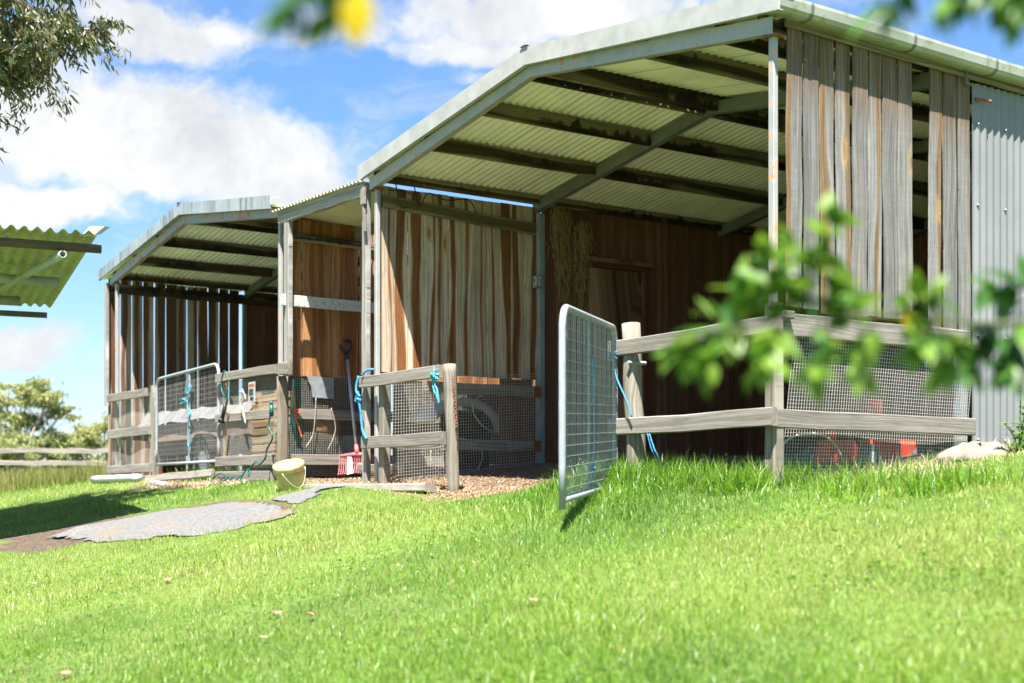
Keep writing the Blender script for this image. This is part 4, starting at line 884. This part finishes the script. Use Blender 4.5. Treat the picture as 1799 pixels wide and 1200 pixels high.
# hoops and arch behind the lower netting
mb = MB(); rows = []
for k in range(15):
    a = math.radians(20 + 125 * k / 14); rr = .42; c = Vector((-5.6, 1.15, .48)); p = c + Vector((0, math.cos(a) * rr * 1.25, math.sin(a) * rr * 1.2)); rows.append([p + Vector((-.3, 0, 0)), p + Vector((.16, 0, -.0)), p + Vector((.16, 0, -.012)) + Vector((0, math.cos(a), math.sin(a))) * -.07, p + Vector((-.3, 0, -.012))])
mb.rings(rows, True, True, None, [k / 14 for k in range(15)]); tag(mb.build('plastic_arch', M['white'], smooth=True), 'pale curved plastic shell behind the lower netting of the streaked wall', 'plastic shell')
for (y, z, r_, lb) in ((1.42, .84, .2, 'thin wire hoop hanging high behind the lower netting'), (.95, .36, .21, 'rusty wire hoop lying low behind the lower netting')):
    mb = MB(); mb.tube([(-5.3 + .05 * math.sin(2 * a), y + r_ * 1.4 * math.cos(a), z + r_ * math.sin(a)) for a in np.linspace(0, 2 * math.pi, 37)], .006, 6); tag(mb.build('wire_hoop', M['mesh'], smooth=True), lb, 'hoop')
# red mower behind the right hand netting
mw = thing('lawn_mower', 'red lawn mower stored behind the side wall netting', 'lawn mower', (-.6, 1.4, .25))
gz = .2
mb = MB(); mb.beam((-.62, 1.28, .325), (-.62, 1.86, .325), .5, .15, (1, 0, 0), ch=.03); mb.build('deck', M['red_paint'], mw)
mb = MB(); mb.tube([(-.62, 1.57, .4), (-.62, 1.57, .52), (-.62, 1.57, .54)], [.15, .13, .08], 16); mb.beam((-.62, 1.45, .47), (-.62, 1.72, .47), .12, .1, (1, 0, 0)); mb.build('engine', M['black'], mw)
mb = MB(); mb.beam((-.58, 1.60, .52), (-.58, 1.60, .70), .08, .08, (0, 1, 0)); mb.build('filter_housing', M['red_paint'], mw)
for yy in (1.3, 1.84):
    for xx in (-.36, -.9):
        mb = MB(); mb.tube([(xx - .025, yy, .275), (xx + .025, yy, .275)], .09, 18); wh = mb.build('wheel', M['tyre'], mw)
        mb = MB(); mb.tube([(xx - .03, yy, .275), (xx + .03, yy, .275)], .04, 12); mb.build('hub', M['white'], wh)
mb = MB(); mb.tube(curve_pts([(-.42, 1.26, .36), (-.42, 1.05, .62), (-.42, .78, .95)], 4), .014, 8); mb.tube(curve_pts([(-.82, 1.26, .36), (-.82, 1.05, .62), (-.82, .78, .95)], 4), .014, 8); mb.tube([(-.42, .78, .95), (-.82, .78, .95)], .014, 8); mb.build('handle', M['black'], mw, smooth=True)
mb = MB(); mb.beam((-.45, 1.05, .30), (-.45, .98, .52), .055, .05, (0, 1, 0)); mb.beam((-.5, .9, .49), (-.5, 1.03, .5), .05, .06, (0, 0, 1)); mb.build('grass_chute', M['red_paint'], mw)
rope('wire_hoop', 'pale bent wire arching behind the side wall netting', [[(-.3, .32, .1), (-.3, .4, .34), (-.3, .62, .42), (-.3, .85, .38), (-.3, 1., .2)]], 'mesh', .008, 'wire')
# hay caught on the wall, switch box on the post
n = 520; mb = MB()
for k in range(n):
    c = random.random()
    if c < .55: y = random.gauss(2.06, .06); z0 = 3.0 - abs(random.gauss(0, .5)); y += (3.0 - z0) * .10
    else: y = random.gauss(2.36, .05); z0 = 2.85 - abs(random.gauss(0, .45))
    L_ = random.uniform(.05, .25); mb.wire((-5.165 + random.random() * .05, y, z0), (-5.165 + random.random() * .06, y + random.gauss(0, .035), z0 - L_), random.uniform(.0012, .0025))
tag(mb.build('hay_wisps', M['hay']), 'wisps of old hay hanging down the dark wall beside the door', 'hay')
sb = thing('switch_box', 'small pale switch box on the inner steel post by the streaked wall', 'switch box', (-5.11, 1.82, 2.16))
mb = MB(); mb.box((-5.19, 1.78, 2.10), (-5.1, 1.83, 2.22)); mb.box((-5.155, 1.772, 2.11), (-5.105, 1.779, 2.21)); mb.build('case', M['grey_sheet'], sb)
mb = MB(); mb.box((-5.15, 1.765, 2.12), (-5.11, 1.7715, 2.2)); mb.box((-5.0995, 1.79, 2.115), (-5.094, 1.822, 2.205)); mb.build('cover', M['white'], sb)
mb = MB(); mb.box((-5.135, 1.758, 2.14), (-5.125, 1.764, 2.185)); mb.box((-5.0935, 1.802, 2.14), (-5.09, 1.81, 2.18)); mb.build('rocker', M['ink'], sb)
for (runs, lb) in (([[(-5.1, .08, 2.86), (-5.09, .3, 2.86), (-5.09, .42, 2.76), (-5.09, .5, 2.88), (-5.09, .7, 2.84), (-5.09, .95, 2.87), (-5.09, 1.05, 2.75)], [(-5.09, .15, 2.93), (-5.09, .2, 2.73), (-5.09, .3, 2.72)], [(-5.09, .35, 2.93), (-5.09, .4, 2.74)]], 'loose black cable strung along the eave of the tall shed'),):
    rope('cable', lb, runs, 'black', .006, 'cable')

# ------------------------------------------------------------------ stone, weed
mb = MB(); n = 22; rows = []
for j in range(9):
    a = (j / 8) * math.pi / 2; row = []
    for k in range(n):
        th = 2 * math.pi * k / n; rr = math.cos(a) * (1 + .13 * math.sin(3 * th + 1) + .07 * math.sin(7 * th))
        row.append(Vector((.36 + .2 * rr * math.cos(th) + .02 * math.sin(5 * th + j), 1.55 + .34 * rr * math.sin(th), G(.36, 1.55) - .05 + (.12 + .02 * math.sin(4 * th) + .012 * math.sin(9 * th + 2 * j)) * math.sin(a) ** .8)))
    rows.append(row)
mb.rings(rows, True, True, None, [j / 8 for j in range(9)]); tag(mb.build('boulder', M['stone'], smooth=True), 'pale lump of stone at the foot of the side wall', 'stone')
n = 260; a = rng.uniform(0, 6.28, n)
t_ = thing('dry_grass_tuft', 'bleached dead grass strewn around the pale stone', 'dry grass', (.45, 1.3, G(.45, 1.3)))
blade_mesh('stalks', .5 + .3 * np.cos(a) * rng.random(n) ** .5, 1.35 + .5 * np.sin(a), rng.uniform(.05, .18, n), rng.uniform(.003, .007, n), rng.uniform(.5, 1.5, n), rng.random(n), M['straw'], kind=None, parent=t_)
wd_ = thing('weed_plant', 'leafy weed with a yellow flower in front of the corrugated wall', 'weed', (.62, 1.62, G(.62, 1.62)))
def leaf_shape(mb, base, d, nrm, L, W, hue, bend=.15, n=5, fold=.12):
    d = Vector(d).normalized(); nrm = Vector(nrm); s_ = d.cross(nrm)
    if s_.length < 1e-3: s_ = d.orthogonal()
    s_.normalize(); nm = s_.cross(d); rows = []
    for k in range(n + 1):
        f_ = k / n; w_ = W * .5 * (math.sin(math.pi * f_ ** .8) ** .75 if 0 < f_ < 1 else .04); c = Vector(base) + d * (L * f_) - nm * (bend * L * f_ * f_)
        rows.append([c - s_ * w_ + nm * (fold * w_), c, c + s_ * w_ + nm * (fold * w_)])
    o = len(mb.v)
    for r in rows: mb.v.extend(r)
    for j in range(n):
        for i in range(2):
            mb.f.append([o + j * 3 + i, o + j * 3 + i + 1, o + j * 3 + i + 4, o + j * 3 + i + 3]); mb.uv.append([(0, 0)] * 4); mb.p.append(hue); mb.mi.append(0)
def leaf_obj(mb, name, mat, parent):
    o = mb.build(name, mat, parent, smooth=True)
    a = o.data.attributes.new('hue', 'FLOAT', 'FACE'); a.data.foreach_set('value', mb.p); return o
w0 = Vector((.62, 1.62, G(.62, 1.62))); mb = MB(); mbl = MB()
for k in range(7):
    a = random.uniform(0, 6.28); hgt = random.uniform(.18, .42) if k else .52; tip = w0 + Vector((.10 * math.cos(a) * (k > 0), .14 * math.sin(a) * (k > 0) + .02, hgt)); pts = curve_pts([w0, (w0 + tip) / 2 + Vector((0, 0, .03)), tip], 5); mb.tube(pts, [.005 - .0035 * i / (len(pts) - 1) for i in range(len(pts))], 5)
    for p in pts[2:]:
        for q_ in range(2):
            b_ = random.uniform(0, 6.28); leaf_shape(mbl, p, (math.cos(b_), math.sin(b_), random.uniform(-.1, .7)), (0, 0, 1), random.uniform(.04, .09), random.uniform(.018, .035), random.random())
mb.build('stem', M['weed'], wd_); leaf_obj(mbl, 'leaves', M['weed'], wd_)
mb = MB(); tp = w0 + Vector((0, .02, .52)); mb.tube([tp, tp + Vector((0, 0, .012)), tp + Vector((0, 0, .022))], [.008, .016, .012], 8); mb.build('flower', M['flower'], wd_)

# ------------------------------------------------------------------ pole shelter at the left
ps_ = thing('pole_shelter', 'mossy corrugated iron roof on round timber poles at the left edge', 'shelter', site(-3.8, 10., -.4))
O = (-3.76, 12.0); pd = (.916, .40); qd = (-.40, .916)
SH = 1.
def shl(p, q, z): return site((O[0] + pd[0] * p + qd[0] * q) * SH, (O[1] + pd[1] * p + qd[1] * q) * SH, z * SH)
mb = MB(); A = shl(-3.6, -.12, 2.27); e = (shl(1, 0, 0) - shl(0, 0, 0)); rdir = shl(0, 4.2, 2.13) - shl(0, 0, 2.23)
mb.corr(A, e, 3.75 * SH, rdir, rdir.length, (0, 0, 1), pitch=.105, amp=.02, nrun=3, per=10, ragged=.01); mb.build('roof_sheet', M['old_roof'], ps_, smooth=True)
for (p0, p1, q_, z0, z1, r_, mt) in ((-3.6, .2, .05, 2.18, 2.165, .039, 'pole'), (-3.6, -.02, 1.45, 2.09, 2.06, .046, 'galv_moss'), (-3.6, -.28, 2.75, 2.04, 2.03, .05, 'galv_moss'), (-3.6, .1, 4.05, 2.06, 2.06, .034, 'pole')):
    if mt == 'galv_moss' and 'galv_moss' not in M: M['galv_moss'] = steel('mossy_pipe', (.33, .38, .33), rough=.5, mold=(.22, .26, .14), scale=4.)
    mb = MB(); mb.tube([shl(p0 + (p1 - p0) * k / 6, q_, z0 + (z1 - z0) * k / 6) for k in range(7)], r_ * SH, 14); mb.build('roof_pole', M[mt], ps_, smooth=True)
for p_ in (-.13, -1.9):
    mb = MB(); r1, r2 = .034, .025; n = 16; c0_, c1_ = shl(p_, -.06, 2.08), shl(p_ - .62, 3.0, 2.0); d_ = (c1_ - c0_).normalized(); u1 = d_.cross(UP).normalized(); u2 = u1.cross(d_)
    rg = lambda c, r: [c + (u1 * math.cos(2 * math.pi * k / n) + u2 * math.sin(2 * math.pi * k / n)) * r for k in range(n)]
    mb.rings([rg(c0_ + d_ * .4, r2), rg(c0_, r2), rg(c0_, r1), rg(c1_, r1)], True, True, None, [0, .4, .42, 4.]); mb.build('rafter_pipe', M['galv_moss'], ps_, smooth=True)
mb = MB(); f0 = shl(.02, -.05, 2.25); mb.prism([f0, f0 + e * .12 + UP * .03, f0 + e * .2 + UP * .10, f0 + e * .07 + UP * .09], (qd[0] * .05 * CS, .05, 0)); mb.build('loose_flashing', M['white'], ps_)
for (p_, q_) in ((-1.4, .1), (-1.6, 4.0)):
    b_ = shl(p_, q_, 0); mb = MB(); mb.tube([(b_.x, b_.y, G(b_.x, b_.y) - .2), (b_.x, b_.y, 2.12 * SH)], .06, 14); mb.build('post', M['pole'], ps_, smooth=True)

# ------------------------------------------------------------------ far rail fence and trees
ff_ = thing('rail_fence', 'long pale two rail fence crossing beyond the tall grass', 'fence', site(-12, 33, .1))
for (za, zb_) in ((1.09, 1.13), (.79, .83)):
    mb = MB(); mb.beam(site(-19, 33, za), site(-7.5, 34.5, zb_), .115, .05, (0, 0, 1), wob=.012); mb.build('rail', M['rail'], ff_)
for r_ in (-17.2, -14.4, -12.05, -11.5, -10.0, -8.3):
    p = site(r_, 33.12 + (r_ + 19) * .13, 0); mb = MB(); mb.beam((p.x, p.y, G(p.x, p.y) - .2), (p.x, p.y, 1.12), .13, .12, RIGHT); mb.build('post', M['post_wood'], ff_)
def gum_tree(name, label, base, H, cl, leafL, mat, group, nleaf, seed):
    """gum tree: forked limbs carrying separate clumps of leaf"""
    random.seed(seed); root = thing(name, label, 'tree', base, group); b = Vector(base); mb = MB(); ml = MB()
    fork = b + Vector((0, 0, H * .28)); mb.tube([b - UP * .5, b + Vector((.1, 0, H * .14)), fork], [H * .03, H * .025, H * .02], 9)
    for (r_, a_, z_, sx, sz) in cl:
        sx *= 1.45; sz *= 1.25; c = b + RIGHT * r_ + AHEAD * a_ + UP * z_
        mid = fork.lerp(c, .5) + Vector((random.gauss(0, .2), random.gauss(0, .2), H * .03)); pts = curve_pts([fork, mid, c - UP * sz * .3], 6)
        mb.tube(pts, [H * .012 * (1 - .8 * i / (len(pts) - 1)) + .01 for i in range(len(pts))], 6)
        for q_ in range(7):
            v_ = Vector((random.gauss(0, sx * .5), random.gauss(0, sx * .5), random.gauss(0, sz * .4) + sz * .1)); i0 = random.randint(len(pts) // 2, len(pts) - 1); mb.tube(curve_pts([pts[i0], (pts[i0] + c + v_) / 2 - UP * .05 * sz, c + v_], 3), [.02, .018, .015, .013, .01, .008, .006], 4)
        sub = [(Vector((random.gauss(0, .5) * sx, random.gauss(0, .5) * sx, random.gauss(0, .42) * sz)), random.random()) for _ in range(16)]
        for _ in range(int(nleaf * 1.0 * sx * sx)):
            s_, hb_ = random.choice(sub); v_ = s_ + Vector((random.gauss(0, .17) * sx, random.gauss(0, .17) * sx, random.gauss(0, .13) * sz))
            dd = Vector((random.gauss(0, .6), random.gauss(0, .6), -random.uniform(.1, 1.))); leaf_shape(ml, c + v_, dd, (random.gauss(0, 1), random.gauss(0, 1), random.gauss(0, 1)), leafL * random.uniform(.7, 1.3), leafL * random.uniform(.3, .5), min(1, max(0, random.gauss(.3 + .5 * hb_, .16))), n=2)
    mb.build('trunk', M['bark'], root, smooth=True); leaf_obj(ml, 'crown', mat, root)
    return root
def tz(r, f): p = site(r, f); return (p.x, p.y, G(p.x, p.y))
F_ = 58.
gb = tz(-20.4, F_); z0 = gb[2]
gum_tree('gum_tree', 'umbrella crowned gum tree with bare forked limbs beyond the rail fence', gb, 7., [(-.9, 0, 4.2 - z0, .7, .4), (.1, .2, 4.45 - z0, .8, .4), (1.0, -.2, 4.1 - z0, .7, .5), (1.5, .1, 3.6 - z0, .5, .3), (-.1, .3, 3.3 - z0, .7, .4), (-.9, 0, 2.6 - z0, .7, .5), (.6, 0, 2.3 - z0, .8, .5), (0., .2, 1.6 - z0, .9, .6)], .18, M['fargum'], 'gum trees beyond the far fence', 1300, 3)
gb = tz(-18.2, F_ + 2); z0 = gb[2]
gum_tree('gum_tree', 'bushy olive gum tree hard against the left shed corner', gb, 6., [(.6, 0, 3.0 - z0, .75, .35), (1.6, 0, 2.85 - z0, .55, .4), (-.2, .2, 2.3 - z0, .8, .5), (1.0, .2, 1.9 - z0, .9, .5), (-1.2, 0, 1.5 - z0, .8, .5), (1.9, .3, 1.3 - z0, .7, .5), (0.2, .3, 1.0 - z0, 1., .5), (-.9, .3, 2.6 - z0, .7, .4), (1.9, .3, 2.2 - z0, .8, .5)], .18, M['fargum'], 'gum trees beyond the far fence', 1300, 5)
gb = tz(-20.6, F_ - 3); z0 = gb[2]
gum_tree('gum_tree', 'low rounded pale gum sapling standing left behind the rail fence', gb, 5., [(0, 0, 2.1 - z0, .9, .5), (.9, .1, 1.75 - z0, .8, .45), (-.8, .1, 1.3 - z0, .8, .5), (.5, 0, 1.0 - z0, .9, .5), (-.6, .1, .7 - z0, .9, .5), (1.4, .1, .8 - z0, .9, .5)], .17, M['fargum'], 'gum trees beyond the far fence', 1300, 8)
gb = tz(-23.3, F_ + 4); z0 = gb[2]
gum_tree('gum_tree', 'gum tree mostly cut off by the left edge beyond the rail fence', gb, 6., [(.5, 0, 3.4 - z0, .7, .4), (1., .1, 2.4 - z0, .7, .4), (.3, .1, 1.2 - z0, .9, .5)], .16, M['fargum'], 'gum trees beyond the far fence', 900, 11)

# ------------------------------------------------------------------ gum tree whose crown hangs in at the top left
random.seed(21)
gt = thing('gum_tree', 'large gum tree whose leafy branches hang in at the top left corner', 'tree', site(-8.2, 13.5, -.2))
tb = site(-8.2, 13.5); gz0 = G(tb.x, tb.y); mb = MB(); ml = MB()
tp = [tb + UP * (gz0 - .3), site(-8.1, 13.5, 1.2), site(-7.9, 13.5, 2.6), site(-7.6, 13.4, 3.9), site(-7.2, 13.3, 5.6), site(-7., 13.2, 7.2)]
mb.tube(curve_pts(tp, 4), [.24 - .008 * i for i in range(21)], 12)
sprays = []
def limb(a, b_, r, sub, n, hang):
    pts = curve_pts([a, (a + b_) / 2 + UP * random.uniform(.1, .25), b_], 8); mb.tube(pts, [r * (1 - .8 * i / (len(pts) - 1)) + .004 for i in range(len(pts))], 7)
    for i in range(4, len(pts)):
        for _ in range(sub):
            e_ = pts[i] + RIGHT * random.gauss(.05, .16) + AHEAD * random.gauss(0, .3) - UP * abs(random.gauss(.12, .16)) * hang + UP * .12; tw = curve_pts([pts[i], (pts[i] + e_) / 2 + UP * .06, e_], 4); mb.tube(tw, [.006, .006, .005, .005, .004, .004, .003, .003, .0025], 4)
            for p in tw[2:]:
                for _q in range(n):
                    dd = RIGHT * random.gauss(.1, .45) + AHEAD * random.gauss(0, .45) - UP * random.uniform(.35, 1.1)
                    leaf_shape(ml, p + Vector((random.gauss(0, .03), random.gauss(0, .03), random.gauss(0, .03))), dd, (random.gauss(0, 1), random.gauss(0, 1), random.gauss(0, .5)), random.uniform(.065, .125), random.uniform(.017, .029), min(1, max(0, random.gauss(.5, .27))), n=3, bend=random.uniform(-.1, .25))
for (r0, z0_, r1, z1, f_, sb_, nn) in ((-7.6, 4.1, -4.15, 4.32, 13.2, 8, 5), (-7.5, 4.4, -4.1, 4.58, 13.6, 8, 5), (-7.6, 4.0, -4.45, 4.15, 12.8, 8, 5), (-7.4, 4.6, -4.2, 4.9, 13.4, 6, 4), (-7.6, 3.9, -4.75, 3.95, 13.1, 7, 5), (-7.6, 3.6, -5.05, 3.6, 13.3, 5, 4), (-7.6, 3.3, -5.12, 3.25, 13.0, 4, 4),
                                       (-7.4, 4.3, -4.6, 4.55, 12.6, 8, 5), (-7.4, 4.2, -4.8, 4.28, 13.9, 8, 5), (-7.2, 5.2, -4.6, 5.4, 13.9, 5, 4), (-7.2, 5.6, -4.9, 6.0, 13.2, 5, 4), (-7.2, 5.4, -5.6, 6.4, 12.2, 5, 4), (-7.2, 5.0, -5.4, 5.2, 14.4, 6, 4)):
    limb(site(r0, 13.4, z0_), site(r1, f_, z1), .05, sb_, nn, 1.)
mb.build('trunk', M['bark'], gt, smooth=True); leaf_obj(ml, 'crown', M['gum'], gt)

# ------------------------------------------------------------------ the fruit tree beside the standing point
random.seed(33)
ft = thing('fruit_tree', 'glossy leaved tree close by, its branches reaching in from the right and above', 'tree', site(1.75, 2.2, -1.1))
tb = site(1.75, 2.2); mb = MB()
mb.tube(curve_pts([tb + UP * (G(tb.x, tb.y) - .2), site(1.72, 2.2, -.6), site(1.66, 2.15, .0), site(1.6, 2.05, .7), site(1.4, 1.9, 1.15)], 5), [.065 - .0018 * i for i in range(21)], 12)
mb.build('trunk', M['twig'], ft, smooth=True)
def spray(main, r, side, nleaf, L, hues, droop=.35, yellow=()):
    mbt = MB(); mbl = MB(); mby = MB(); pts = curve_pts(main, 8); mbt.tube(pts, [r * (1 - .75 * i / (len(pts) - 1)) for i in range(len(pts))], 8); ends = []
    for s_ in side:
        i0 = min(range(len(pts)), key=lambda i: (pts[i] - Vector(s_[0])).length); tw = curve_pts([pts[i0]] + [Vector(v) for v in s_[1:]], 6); mbt.tube(tw, [r * .38 * (1 - .7 * i / (len(tw) - 1)) for i in range(len(tw))], 6); ends.append(tw)
    for tw in ends:
        tot = 0.; nxt = .025
        for i in range(1, len(tw)):
            seg_ = (tw[i] - tw[i - 1]); L0 = seg_.length; d = seg_.normalized()
            while nxt <= tot + L0:
                p = tw[i - 1].lerp(tw[i], (nxt - tot) / L0)
                for q_ in range(nleaf):
                    o_ = d.orthogonal().normalized(); o_ = Matrix.Rotation(random.uniform(0, 6.28), 3, d) @ o_; dd = d * .55 + o_ * .9 - UP * random.uniform(0, droop) * 2
                    leaf_shape(mbl, p, dd, UP + Vector((random.gauss(0, .5), random.gauss(0, .5), 0)), L * random.uniform(.5, 1.3), L * random.uniform(.34, .56), min(1, max(0, random.gauss(hues, .33))), n=6, bend=random.uniform(-.1, .6), fold=random.uniform(.05, .45))
                nxt += random.uniform(.018, .03)
            tot += L0
        d = (tw[-1] - tw[-2]).normalized()
        for q_ in range(3): leaf_shape(mbl, tw[-1], d + Vector((random.gauss(0, .4), random.gauss(0, .4), random.gauss(0, .4))), UP, L * random.uniform(.6, 1.), L * .42, min(1, hues + .25), n=6)
    br_ = mbt.build('branch', M['twig'], ft, smooth=True); leaf_obj(mbl, 'leaves', M['leaf'], br_)
    if yellow:
        for (p, d_, L_) in yellow: leaf_shape(mby, p, d_, -AHEAD + UP * .2, L_, L_ * .62, .5, n=7, fold=.2)
        leaf_obj(mby, 'yellow_leaf', M['leaf_yellow'], br_)
S3 = site
spray([S3(1.62, 2.1, 0.376), S3(1.1, 2.14, 0.306), S3(.776, 2.12, 0.266), S3(.55, 2.1, 0.274), S3(.40, 2.08, 0.266), S3(.29, 2.1, 0.244)], .0055,
      [[S3(.44, 2.08, 0.266), S3(.455, 2.05, 0.346), S3(.470, 2.06, 0.416)], [S3(.42, 2.08, 0.266), S3(.42, 2.1, 0.326), S3(.425, 2.12, 0.381)], [S3(.40, 2.08, 0.266), S3(.385, 2.05, 0.316), S3(.375, 2.03, 0.351)],
       [S3(.38, 2.08, 0.266), S3(.355, 2.1, 0.296), S3(.34, 2.12, 0.316)], [S3(.33, 2.1, 0.256), S3(.29, 2.1, 0.241), S3(.262, 2.1, 0.221)], [S3(.34, 2.1, 0.256), S3(.315, 2.06, 0.226), S3(.295, 2.05, 0.201)],
       [S3(.40, 2.08, 0.266), S3(.38, 2.03, 0.226), S3(.365, 2.0, 0.191)], [S3(.46, 2.09, 0.266), S3(.455, 2.05, 0.221), S3(.445, 2.03, 0.186)], [S3(.54, 2.1, 0.266), S3(.54, 2.12, 0.236), S3(.53, 2.13, 0.201)],
       [S3(.6, 2.1, 0.271), S3(.61, 2.05, 0.246), S3(.603, 2.02, 0.221)], [S3(.66, 2.11, 0.269), S3(.675, 2.14, 0.226), S3(.672, 2.16, 0.191)], [S3(.58, 2.1, 0.274), S3(.60, 2.07, 0.291), S3(.625, 2.05, 0.301)],
       [S3(.5, 2.1, 0.271), S3(.52, 2.13, 0.291), S3(.535, 2.15, 0.301)], [S3(.46, 2.09, 0.271), S3(.485, 2.1, 0.306), S3(.5, 2.12, 0.331)], [S3(.36, 2.09, 0.261), S3(.33, 2.12, 0.266), S3(.31, 2.14, 0.278)]],
      6, .050, .84, yellow=((S3(.588, 2.06, 0.278), -UP + RIGHT * .1, .03),))
spray([S3(1.62, 2.1, .36), S3(1.2, 2.2, .36), S3(.95, 2.25, .33), S3(.83, 2.25, .30), S3(.77, 2.25, .27)], .006,
      [[S3(.9, 2.25, .32), S3(.82, 2.25, .345), S3(.785, 2.25, .34)], [S3(.83, 2.25, .30), S3(.80, 2.22, .25), S3(.79, 2.2, .21)], [S3(.80, 2.25, .29), S3(.765, 2.27, .26), S3(.75, 2.28, .225)]], 3, .07, .22)
spray([S3(1.4, 1.9, 1.12), S3(.95, 1.75, .80), S3(.70, 1.7, .69), S3(.54, 1.68, .645), S3(.475, 1.7, .64)], .009,
      [[S3(.5, 1.69, .64), S3(.475, 1.7, .62), S3(.462, 1.7, .60)], [S3(.56, 1.68, .65), S3(.535, 1.68, .62), S3(.525, 1.67, .60)], [S3(.62, 1.69, .66), S3(.575, 1.7, .63), S3(.56, 1.71, .612)], [S3(.66, 1.7, .68), S3(.61, 1.66, .63), S3(.603, 1.65, .60)], [S3(.70, 1.7, .69), S3(.64, 1.72, .64), S3(.63, 1.73, .61)]], 4, .055, .55)
spray([S3(1.4, 1.9, 1.15), S3(.85, 1.55, .85), S3(.25, 1.32, .62), S3(-.08, 1.26, .525), S3(-.17, 1.25, .475)], .010,
      [[S3(-.15, 1.25, .49), S3(-.185, 1.25, .46), S3(-.2, 1.25, .44)], [S3(-.12, 1.25, .5), S3(-.165, 1.27, .47), S3(-.175, 1.28, .445)], [S3(-.08, 1.26, .525), S3(-.13, 1.24, .48), S3(-.145, 1.23, .46)]], 3, .04, .4,
      yellow=((S3(-.131, 1.20, .440), -UP + RIGHT * -.15, .05),))

# ------------------------------------------------------------------ camera
cam_d = bpy.data.cameras.new('camera'); cam = bpy.data.objects.new('camera', cam_d); COL.objects.link(cam); scene.camera = cam
cam.location = (CX, CY, 0); cam.rotation_euler = (math.pi / 2, 0, PSI)
cam_d.sensor_width = 36.; cam_d.sensor_fit = 'HORIZONTAL'; cam_d.lens = 2433.2 / 1799 * 36
cam_d.shift_y = (872.2 - 600) / 1799; cam_d.clip_start = .05; cam_d.clip_end = 6000
cam_d.dof.use_dof = True; cam_d.dof.focus_distance = 10.8; cam_d.dof.aperture_fstop = 2.1

# ------------------------------------------------------------------ daylight
SUN = Vector((.36, -.31, 1.0)).normalized()                 # towards the sun
sl = bpy.data.lights.new('sun', 'SUN'); so = bpy.data.objects.new('sun', sl); COL.objects.link(so)
sl.energy = 3.9; sl.angle = R0(.53); sl.color = (1., .955, .88); so.rotation_euler = SUN.to_track_quat('Z', 'Y').to_euler(); so.location = (0, 0, 30)
w = bpy.data.worlds.new('World'); scene.world = w; w.use_nodes = True
t = N(w.node_tree); bg = w.node_tree.nodes['Background']
sky = t.new('ShaderNodeTexSky', sky_type='NISHITA'); sky.sun_disc = False
sky.sun_elevation = math.asin(SUN.z); sky.sun_rotation = math.atan2(SUN.x, SUN.y); sky.altitude = 50; sky.air_density = 1.; sky.dust_density = .6; sky.ozone_density = 1.6
d = t.new('ShaderNodeTexCoord').outputs['Generated']
# clouds: a deck of cumulus laid out by bearing (tangent of the angle from the view axis) and by slope above the horizon
fw = t.m('MAXIMUM', t.m('ABSOLUTE', t.vm('DOT_PRODUCT', d, tuple(AHEAD))), .12)
a_ = t.m('DIVIDE', t.vm('DOT_PRODUCT', d, tuple(RIGHT)), fw); b_ = t.m('DIVIDE', t.sep(d)[2], fw)
ab = t.comb(a_, b_, 0.)
warp = t.noise(ab, 9., 5, .6, out='Color')
abw = t.vm('ADD', ab, t.vm('SCALE', t.vm('SUBTRACT', warp, (.5, .5, .5)), scale=.09))
val = None
for (px_, py_, sx, sy, k) in CLOUDS:
    v_ = t.vm('DIVIDE', t.vm('SUBTRACT', abw, (px_, py_, 0)), (sx, sy, 1.)); l_ = t.vm('LENGTH', t.vm('MULTIPLY', v_, (1, 1, 0)))
    g_ = t.m('MULTIPLY', t.ss(l_, 0., 1.35, 1., 0.), k)
    val = g_ if val is None else t.m('MAXIMUM', val, g_)
fb = t.noise(t.vm('MULTIPLY', abw, (1., 1.6, 1.)), 9., 9, .64)
far_ = t.ss(t.noise(t.vm('ADD', ab, (3., 1., 0.)), 2.2, 6, .6), .52, .7, 0., .8)
outside = t.m('MAXIMUM', t.ss(t.m('ABSOLUTE', a_), .42, .6), t.ss(b_, .42, .6))
val = t.m('MAXIMUM', val, t.m('MULTIPLY', far_, outside))
mask = t.ss(t.m('ADD', val, t.m('MULTIPLY', t.m('SUBTRACT', fb, .5), 1.5)),   .24, .74)
wisp = t.ss(t.noise(t.vm('MULTIPLY', abw, (2., 6., 1.)), 4., 6, .65), .45, .8, 0., .5)
mask = t.m('MAXIMUM', mask, wisp)
mask = t.m('MULTIPLY', mask, t.ss(t.sep(d)[2], -.02, .01))
shade = t.ss(t.noise(abw, 8., 6, .62), .3, .62)
ccol = t.vm('SCALE', t.mix(shade, CLOUD_LO, CLOUD_HI), scale=1.)
skyc = t.vm('MULTIPLY', sky.outputs[0], t.mix(t.ss(t.sep(d)[2], .0, .26), SKY_LOW, SKY_TINT))
hz = t.ss(t.sep(d)[2], .0, .22, HAZE, 0.); skyc = t.mix(hz, skyc, CLOUD_HI)
t.put(bg.inputs[0], t.mix(mask, skyc, ccol)); bg.inputs[1].default_value = SKY_K

scene.view_settings.view_transform = 'Standard'; scene.view_settings.look = 'None'; scene.view_settings.exposure = EXPO; scene.view_settings.gamma = 1.
scene.cycles.max_bounces = 12; scene.cycles.diffuse_bounces = 8; scene.cycles.glossy_bounces = 3; scene.cycles.transmission_bounces = 4
scene.cycles.use_denoising = True
scene.cycles.sample_clamp_indirect = 12.
